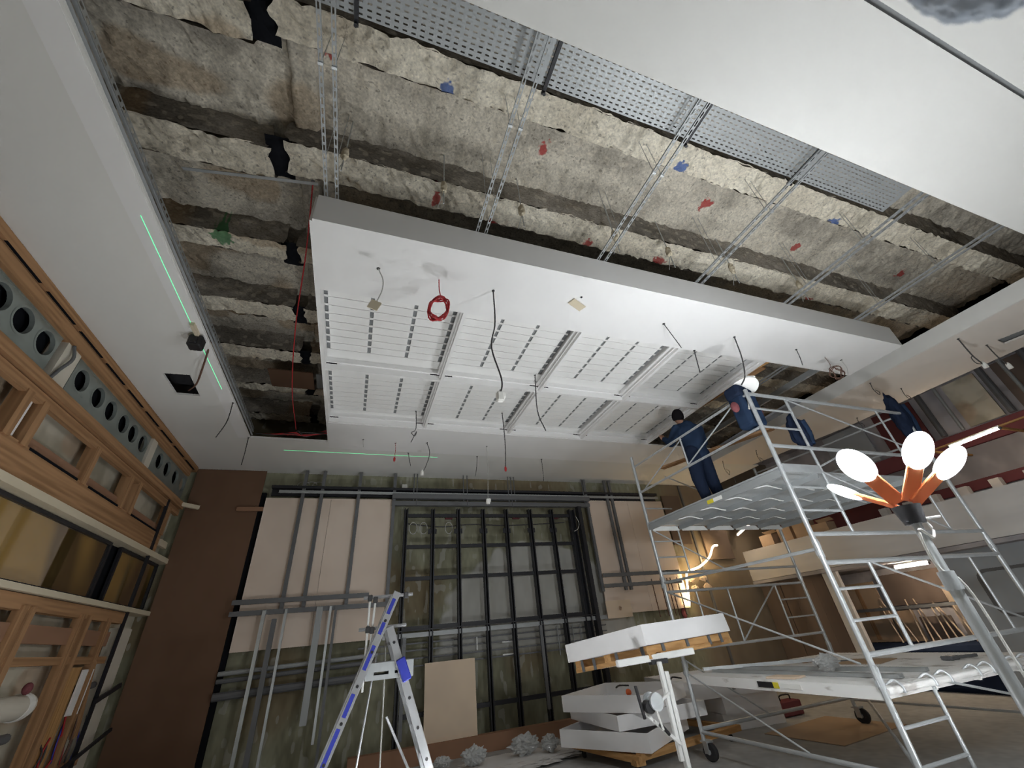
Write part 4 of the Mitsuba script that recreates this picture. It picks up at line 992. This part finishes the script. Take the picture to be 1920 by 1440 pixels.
clothes = body([((J['pel'], .17), (J['chest'], .19)), ((J['chest'], .19), (J['up'], .14)), ((J['lsh'], .075), (J['rsh'], .075)), ((J['up'], .12), (J['lsh'], .075)), ((J['up'], .12), (J['rsh'], .075)), ((J['chest'] + [-.06, 0, .02], .17), (J['chest'] + [.08, 0, .02], .17)),
                ((J['lsh'], .085), (J['lel'], .065)), ((J['lel'], .065), (J['lwr'], .045)), ((J['rsh'], .085), (J['rel'], .065)), ((J['rel'], .065), (J['rwr'], .042)), ((J['lsh'], .07), (J['up'] + [0, 0, .04], .06)), ((J['rsh'], .07), (J['up'] + [0, 0, .04], .06))])
part(per, 'sweater', clothes, 'm_navy', 'dark blue work top', True)
legs = body([((J['lhip'], .14), (J['rhip'], .14)), ((J['lhip'], .135), (J['lkn'], .10)), ((J['lkn'], .10), (J['lan'], .075)), ((J['rhip'], .135), (J['rkn'], .10)), ((J['rkn'], .10), (J['ran'], .075)), ((J['pel'], .13), (J['pel'] + [0, 0, .06], .135))])
part(per, 'trousers', legs, 'm_navy_dark', 'dark trousers', True)
HC = O + [-.13, .03, 1.60]
hd = ball((0, 0, 0), .098, 3, (.86, 1.02, 1.2))
v = np.array(hd.vertices)
f_ = np.array([.40, .85, .30])
f_ /= np.linalg.norm(f_)
hd.vertices = v
Hm = np.eye(4)
xr = np.cross(f_, [0, 0, 1.0])
xr /= np.linalg.norm(xr)
Hm[:3, 0], Hm[:3, 1], Hm[:3, 2], Hm[:3, 3] = xr, f_, np.cross(xr, f_), HC
face = [moved(hd, Hm)]
for p_, r_, s_ in (((0, .10, -.015), .016, (.8, 1.1, 1.5)), ((.035, .085, .02), .012, (1, .6, .8)), ((-.035, .085, .02), .012, (1, .6, .8)), ((0, .088, -.055), .018, (1.3, .5, .4)), ((.086, -.005, -.005), .024, (.4, .9, 1.3)), ((-.086, -.005, -.005), .024, (.4, .9, 1.3)), ((0, .07, -.085), .03, (1.1, .9, .8))):
    face.append(moved(ball(p_, r_, 2, s_), Hm))
nk = body([((J['neck'] - [0, 0, .08], .062), (HC - [0, 0, .05], .055))], (), .02, 6)
hands = []
for s_, w_, el in ((-1, 'lwr', 'lel'), (1, 'rwr', 'rel')):
    d_ = J[w_] - J[el]
    d_ /= np.linalg.norm(d_)
    side = np.cross(d_, [0, 0, 1.0])
    side /= np.linalg.norm(side)
    pc = J[w_] + d_ * .07
    bn = [((J[w_], .028), (pc + side * .025, .022)), ((J[w_], .028), (pc - side * .025, .022))]
    for q_, L_ in ((-.033, .062), (-.011, .075), (.011, .072), (.033, .058)):
        a_ = pc + side * q_ + d_ * .01
        b_ = a_ + d_ * L_ * .6 + np.array([0, 0, .012])
        bn += [((a_, .0098), (b_, .009)), ((b_, .009), (b_ + d_ * L_ * .3 + np.array([0, 0, .03]), .008))]
    t_ = J[w_] + d_ * .03 + side * .03 * -s_
    bn += [((t_, .012), (t_ + side * -.03 * s_ + d_ * .03, .010)), ((t_ + side * -.03 * s_ + d_ * .03, .010), (t_ + side * -.03 * s_ + d_ * .06, .009))]
    hands.append(body(bn, (), .008, 6))
part(per, 'skin', cat(*face, nk, *hands), 'm_skin', 'head, neck and hands', True)
hair = ball((0, -.004, 0), .108, 3, (.90, 1.02, 1.18))
v = np.array(hair.vertices)
keep = ~((v[:, 1] > .045) & (v[:, 2] < .055))[hair.faces].any(1) & ~(v[:, 2] < -.085)[hair.faces].any(1)
hair.update_faces(keep)
part(per, 'hair', moved(hair, Hm), 'm_hair', 'short dark hair', True)
for an in ('lan', 'ran'):
    a_ = J[an]
    part(per, 'boot', trimesh.convex.convex_hull(np.vstack([ball(a_ + np.array(o_), r_, 2).vertices * [1, 1, 1] for o_, r_ in (((0, -.02, .06), .058), ((0, -.04, -.03), .045), ((-.02, .16, -.04), .036), ((.02, .16, -.04), .036))])), 'm_black', 'dark boot', 40)

# ================================================================== right gallery
struct('trim_3', box(10.30, 12.6, -6, YB, 2.24, 2.40), 'm_wall_right', 'gallery floor slab on the right')
struct('trim_4', box(10.22, 10.36, -3, YB, 2.32, 3.06), 'm_parapet', 'pale cloth covered gallery parapet on the right')
one('parapet_rail', 'dark rail under the gallery parapet on the right', 'rail', box(10.2, 10.36, -3, YB, 2.24, 2.31), 'm_wall_right')
part('wall_right', 'red_panel', box(12.5, 12.58, 1.0, 9.2, 4.28, 4.62), 'm_red', 'dusky red band on the gallery wall')
part('wall_right', 'red_panel', box(11.9, 11.95, 6.2, 9.2, 2.4, 3.75), 'm_red_dark', 'dark red panelling at the back of the gallery')
part('wall_right', 'red_panel', box(12.5, 12.58, 1.0, 6.5, 3.42, 3.62), 'm_red', 'lower dusky red band')
for i, y in enumerate((2.4, 2.75, 3.1, 3.45, 4.3, 4.65)):
    one('wall_pipe', f'{word[i]} grey upright pipe from the right on the gallery wall', 'pipe', cyl((12.42, y, 4.63), (12.42, y, 5.75), .06 if i % 2 else .035, 10), 'm_grey_steel' if i % 2 else 'm_galv_dull', 'upright pipes on the gallery wall', 30)
for i, (y0, y1) in enumerate(((2.2, 3.3), (3.6, 4.2), (4.9, 5.8), (6.1, 7.2))):
    one('wall_cladding', f'{word[i]} brownish cladding sheet from the right on the gallery wall', 'cladding', box(12.52, 12.56, y0, y1, 4.66, 5.7), ('m_plank', 'm_wall_left', 'm_red_dark', 'm_grey_door')[i], 'cladding sheets on the gallery wall')
for i in range(7):
    one('gallery_block', f'{(word + ["seventh"])[i]} pale upright block from the right along the gallery', 'block', box(11.6, 11.75, 3.0 + i * .52, 3.16 + i * .52, 3.0, 3.42), 'm_parapet', 'pale blocks along the gallery')
one('gallery_bench', 'long dark bench below the pale blocks on the gallery', 'bench', cat(box(11.45, 11.85, 2.0, 6.4, 2.90, 3.0), box(11.6, 11.8, 2.1, 2.2, 2.40, 2.9), box(11.6, 11.8, 6.2, 6.3, 2.40, 2.9)), 'm_wall_right')
for i, (y, h, x) in enumerate(((8.55, .30, 10.42), (8.1, .42, 10.6), (7.55, .40, 10.5), (7.1, .25, 10.55))):
    c = thing('carton', f'{word[i]} cardboard carton from the left behind the gallery parapet', 'carton', 'cartons on the gallery')
    part(c, 'body', box(x, x + .3, y - .20, y + .20, 2.9, 3.06 + h, .004), 'm_cardboard')
    part(c, 'flap', bar((x + .02, y - .20, 3.06 + h), (x - .08, y - .20, 3.12 + h), .38, .006, (0, 0, 1)), 'm_cardboard')
    part(c, 'stand', box(x, x + .3, y - .18, y + .18, 2.40, 2.9), 'm_plank')
# lamps of the gallery
def tube_lamp(label, p, q, s=1.0):
    k = thing('tube_lamp', label, 'tube lamp', 'warm tube lamps of the gallery')
    p, q = np.array(p, float), np.array(q, float)
    part(k, 'tube', cyl(p, q, .022, 10), 'm_white_plastic', None, 30, emitter=glow(1.0, .80, .58, STRIP * s))
    part(k, 'fitting', bar(p + [.03, 0, .045], q + [.03, 0, .045], .06, .03), 'm_white_metal')
    for e in (p, q):
        part(k, 'cap', cyl(e - (q - p) * .02, e + (q - p) * .02, .027, 10), 'm_grey_steel')
    return k
tube_lamp('warm tube lamp high over the gallery behind the scaffold deck', (9.95, 9.0, 3.46), (9.95, 8.40, 3.66))
part('tube_lamp', 'hanger', cat(cyl((9.98, 9.0, 3.50), (9.98, 9.0, 4.951), .01, 6), cyl((9.98, 8.42, 3.70), (9.98, 8.42, 4.951), .01, 6)), 'm_grey_steel')
k = tube_lamp('warm tube lamp on a bracket at the right edge below the red band', (11.0, 4.17, 4.06), (11.0, 3.35, 4.10))
part(k, 'bracket', cat(bar((11.03, 4.6, 4.12), (11.03, 2.2, 4.16), .05, .03), bar((11.03, 3.4, 4.14), (12.55, 3.4, 4.14), .04, .04), bar((11.03, 4.5, 4.12), (12.55, 4.5, 4.12), .04, .04)), 'm_pine_y')
tube_lamp('warm tube lamp under the gallery floor above the timber store', (11.0, 6.25, 2.15), (11.0, 5.6, 2.15), 4.5)
k = thing('rope_light', 'glowing warm rope light draped down the far wall right of the plywood', 'rope light')
part(k, 'rope', tube([(9.12, 9.0, 3.22), (8.95, 9.0, 3.18), (8.72, 9.0, 2.93), (8.32, 9.0, 2.72), (7.92, 9.0, 2.62), (7.81, 9.0, 2.50), (7.74, 9.0, 2.22), (7.68, 9.0, 1.98), (7.64, 9.0, 1.88)], .026, 7), 'm_white_plastic', None, True, emitter=glow(1.0, .72, .36, STRIP * .8))
for x, z in ((7.92, 2.62), (8.32, 2.72), (8.72, 2.93), (7.68, 1.98)):
    part(k, 'hook', cyl((x, 9.0, z), (x, 9.275, z), .006, 6), 'm_grey_steel')
for i, (x, z) in enumerate(((8.05, 2.45), (8.45, 2.45), (8.1, 2.24), (8.5, 2.26))):
    one('mesh_lamp', ('upper left', 'upper right', 'lower left', 'lower right')[i] + ' gold lit patch of crumpled foil beside the rope light', 'foil', crumple((x, 9.15, z - .08), .12, (1.2, .35, .7), 20 + i), 'm_ply_pale', 'foil patches by the rope light')
# under the gallery
pw = thing('plank_wall', 'wall of tall dark brown planks under the gallery', 'plank wall')
for i in range(6):
    part(pw, 'plank', box(10.40 + .012 * (i % 2), 10.44 + .012 * (i % 2), 7.48 + i * .3, 7.48 + i * .3 + .288, 0, 2.24), 'm_plank')
one('white_post', 'pale upright post between the plank wall and the timber store', 'post', box(10.34, 10.44, 7.08, 7.42, 0, 2.24, .008), 'm_parapet')
struct('wall_store', box(12.3, 12.36, 5.4, 9.2, 0, 2.24), 'm_wall_right', 'back wall of the timber store under the gallery')
GB = 'boards in the timber store'
for i, (y0, y1, z0, z1, m_) in enumerate(((7.45, 8.3, .75, 2.0, 'm_cardboard'), (6.95, 7.42, .75, 1.35, 'm_cardboard'), (6.3, 6.9, .75, 1.2, 'm_plank'), (5.55, 6.2, .8, 1.75, 'm_ply_pale'), (6.0, 7.4, 1.45, 2.1, 'm_plank'))):
    one('store_board', f'{word[i]} light board from the left in the timber store under the gallery', 'board', box(12.0 + .03 * i, 12.03 + .03 * i, y0, y1, z0, z1), m_, GB)
one('tape_strip', 'brown tape strip down the widest cardboard in the timber store', 'tape', box(11.985, 11.99, 7.85, 7.95, .8, 1.95), 'm_timber_z')
rr = random.Random(11)
for i in range(10):
    y = 5.9 + i * .15
    one('timber_batten', f'{(word + ["seventh", "eighth", "ninth", "tenth"])[i]} thin batten from the right leaning in the timber store', 'batten', bar((11.7, y, .75), (11.95, y + .1 + .25 * rr.random(), 1.2 + .45 * rr.random()), .025, .025), 'm_ply_pale', 'battens in the timber store')
one('store_shelf', 'long dark shelf rail in the timber store', 'shelf', box(11.6, 11.7, 5.5, 8.6, 1.38, 1.44), 'm_grey_steel')
one('dark_tarpaulin', 'dark tarpaulin covered heap below the timber store', 'tarpaulin', moved(cat(box(10.9, 12.2, 5.45, 8.4, 0, .74, .08)), np.eye(4)), 'm_navy_dark')
dr_ = struct('door_1', box(10.62, 10.68, 3.3, 5.3, 0, 2.24), 'm_grey_door', 'blue grey panelled door leaf under the gallery at the right edge')
rp = sbox(3.4, 1.22, 4.78, 1.86).buffer(-.12).buffer(.12, 8)
m = prism(rp.buffer(.05).difference(rp), .02)
m.apply_transform(np.array([[0, 0, 1, 10.60], [1, 0, 0, 0], [0, 1, 0, 0], [0, 0, 0, 1.0]]))
part(dr_, 'rounded_frame', m, 'm_grey_steel', 'rounded panel frame')
struct('wall_under_gallery', box(10.62, 10.68, -3, 3.3, 0, 2.24), 'm_wall_right', 'wall under the gallery outside the right edge')
# on the floor behind the scaffold
k = thing('toolbox', 'small red toolbox on the floor behind the scaffold', 'toolbox')
part(k, 'body', box(7.35, 7.8, 7.0, 7.25, 0.012, .22, .015), 'm_red')
part(k, 'handle', tube([(7.45, 7.12, .22), (7.47, 7.12, .29), (7.68, 7.12, .29), (7.7, 7.12, .22)], .012, 7), 'm_black', None, True)
one('floor_reflection', 'large flat brown sheet painting the reflection on the floor behind the scaffold', 'cardboard', moved(box(6.3, 7.9, 5.4, 6.6, .002, .010), rot((0, 0, 1), 6, (7.4, 6, 0))), 'm_cardboard')  # brownish floor reflection put in as a coloured sheet
for i, (x, y, r, s, lab) in enumerate(((2.75, 7.75, .20, (1.3, .8, .7), 'biggest crumpled clear plastic bag on the floor by the dolly'), (3.12, 7.62, .15, (1, .9, .8), 'small crumpled plastic bag on the floor right beside the dolly'), (1.95, 7.75, .16, (1.3, .9, .8), 'crumpled plastic bag on the floor right of the ladder'), (1.5, 7.9, .13, (1.2, .9, .6), 'flattened plastic bag on the floor nearest the ladder'))):
    one('plastic_bag', lab, 'plastic bag', crumple((x, y, .05), r, s, 60 + i, .6), 'm_plastic_film', 'plastic bags on the floor')
one('floor_sheet', 'pale crumpled protective sheet on the floor at the foot of the wall', 'sheet', moved(crumple((2.6, 7.7, .0), 1.0, (1.2, .55, .035), 77, .5, 4), np.eye(4)), 'm_parapet')

# ================================================================== work lamp on a tripod, added fill lamps
def work_lamp(label, base, hub_z, heads, s, name='work_lamp', group=None):
    k = thing(name, label, 'work lamp', group)
    x, y = base
    part(k, 'mast', cyl((x, y, .55), (x, y, hub_z - .36), .029, 16), 'm_tube', None, 30)
    part(k, 'collar', cat(cyl((x, y, hub_z - .42), (x, y, hub_z - .33), .037, 16), box(x + .03, x + .07, y - .012, y + .012, hub_z - .41, hub_z - .36)), 'm_galv_dull', None, 30)
    part(k, 'upper_mast', cyl((x, y, hub_z - .36), (x, y, hub_z - .06), .023, 16), 'm_tube', None, 30)
    part(k, 'hub', cat(cyl((x, y, hub_z - .08), (x, y, hub_z + .02), .05, 16, .07), cyl((x - .09, y, hub_z - .07), (x + .09, y + .03, hub_z - .07), .008, 6)), 'm_black', 'black hub', 30)
    part(k, 'power_cable', tube([(x + .03, y, hub_z), (x + .08, y - .02, hub_z - .10), (x + .02, y - .03, hub_z - .16), (x - .05, y - .02, hub_z - .12), (x - .04, y, hub_z - .3), (x + .06, y - .03, hub_z - .45), (x + .09, y - .03, .9), (x + .2, y - .1, .05)], .007, 6), 'm_white_plastic', None, True)
    part(k, 'handle', cyl((x - .03, y, hub_z - .06), (x + .16, y - .05, hub_z - .05), .007, 7), 'm_white_metal')
    for i in range(3):
        a = i * 2.094 + .4
        part(k, 'leg', bar((x, y, .75), (x + .6 * math.cos(a), y + .6 * math.sin(a), .02), .03, .03), 'm_tube')
    hub = np.array([x, y, hub_z])
    for h in heads:
        h = np.array(h, float)
        d = (h - hub) / np.linalg.norm(h - hub)
        up = np.array([-.4, -.3, -.9])
        hd_ = part(k, 'arm', bar(hub + d * .05, h - d * .06, .085, .02, up - d * (up @ d), .005), 'm_orange', 'orange lamp arm')
        e = ball((0, 0, 0), .1, 3, (1.15, .8, .3))
        M, L = frame((0, 0, 0), d, up)
        e.apply_transform(M)
        e.apply_translation(h)
        part(hd_, 'glowing_head', e, 'm_white_plastic', 'glowing white lamp head', True, emitter=glow(.95, .985, 1.0, s))
    return k
work_lamp('four headed orange work lamp on a tripod at the right, glaring', (3.0, 1.48), 2.03, ((2.84, 1.52, 2.31), (3.0, 1.27, 2.31), (3.16, 1.24, 2.23), (3.08, 1.80, 2.24)), LAMP)
work_lamp('added fill lamp on a tripod, unseen behind the viewer at the right', (3.6, -3.6), 1.9, ((3.45, -3.4, 2.15), (3.8, -3.4, 2.15)), FILL_BACK)  # unseen lamp added as fill light from behind
for x, y, s_, lab in ((-1.0, 4.1, .42, 'added fill lamp on the floor near the left wall, unseen below the view'), (1.1, 4.4, .72, 'added fill lamp on the floor in the middle, unseen below the view'), (5.0, 1.9, 1.0, 'added fill lamp on the floor at the right, unseen below the view')):
    k = thing('fill_lamp', lab, 'work lamp')  # fill lamp added to spread the light evenly, out of view
    part(k, 'housing', box(x - .23, x + .23, y - .17, y + .17, .16, .22, .01), 'm_black')
    part(k, 'stand', cat(box(x - .25, x - .235, y - .15, y + .15, .0, .2), box(x + .235, x + .25, y - .15, y + .15, .0, .2), box(x - .25, x + .25, y - .02, y + .02, 0, .02)), 'm_galv')
    part(k, 'glowing_panel', box(x - .21, x + .21, y - .15, y + .15, .222, .232), 'm_white_plastic', None, False, None, emitter=glow(.96, .985, .99, FILL_LOW * s_))

# the fluffy duster right in front of the lens, out of focus
k = thing('duster', 'blurred blue grey fluffy duster poking in at the top right edge', 'duster')
m = ball((0, 0, 0), 1, 4, (1, 1, 1))
v = np.array(m.vertices)
m.vertices = v * np.array([.062, .03, .034]) * (1 + .35 * (meshkit.fbm(v * 5, 3, 2) - .5))[:, None]
m.apply_transform(rot((0, 0, 1), -15))
m.apply_translation((.452, -.045, 2.047))
part(k, 'head', m, 'm_fuzz', None, True)
part(k, 'handle', cyl((.46, -.06, 2.07), (.60, -.55, 2.75), .008, 8), 'm_grey_wire')
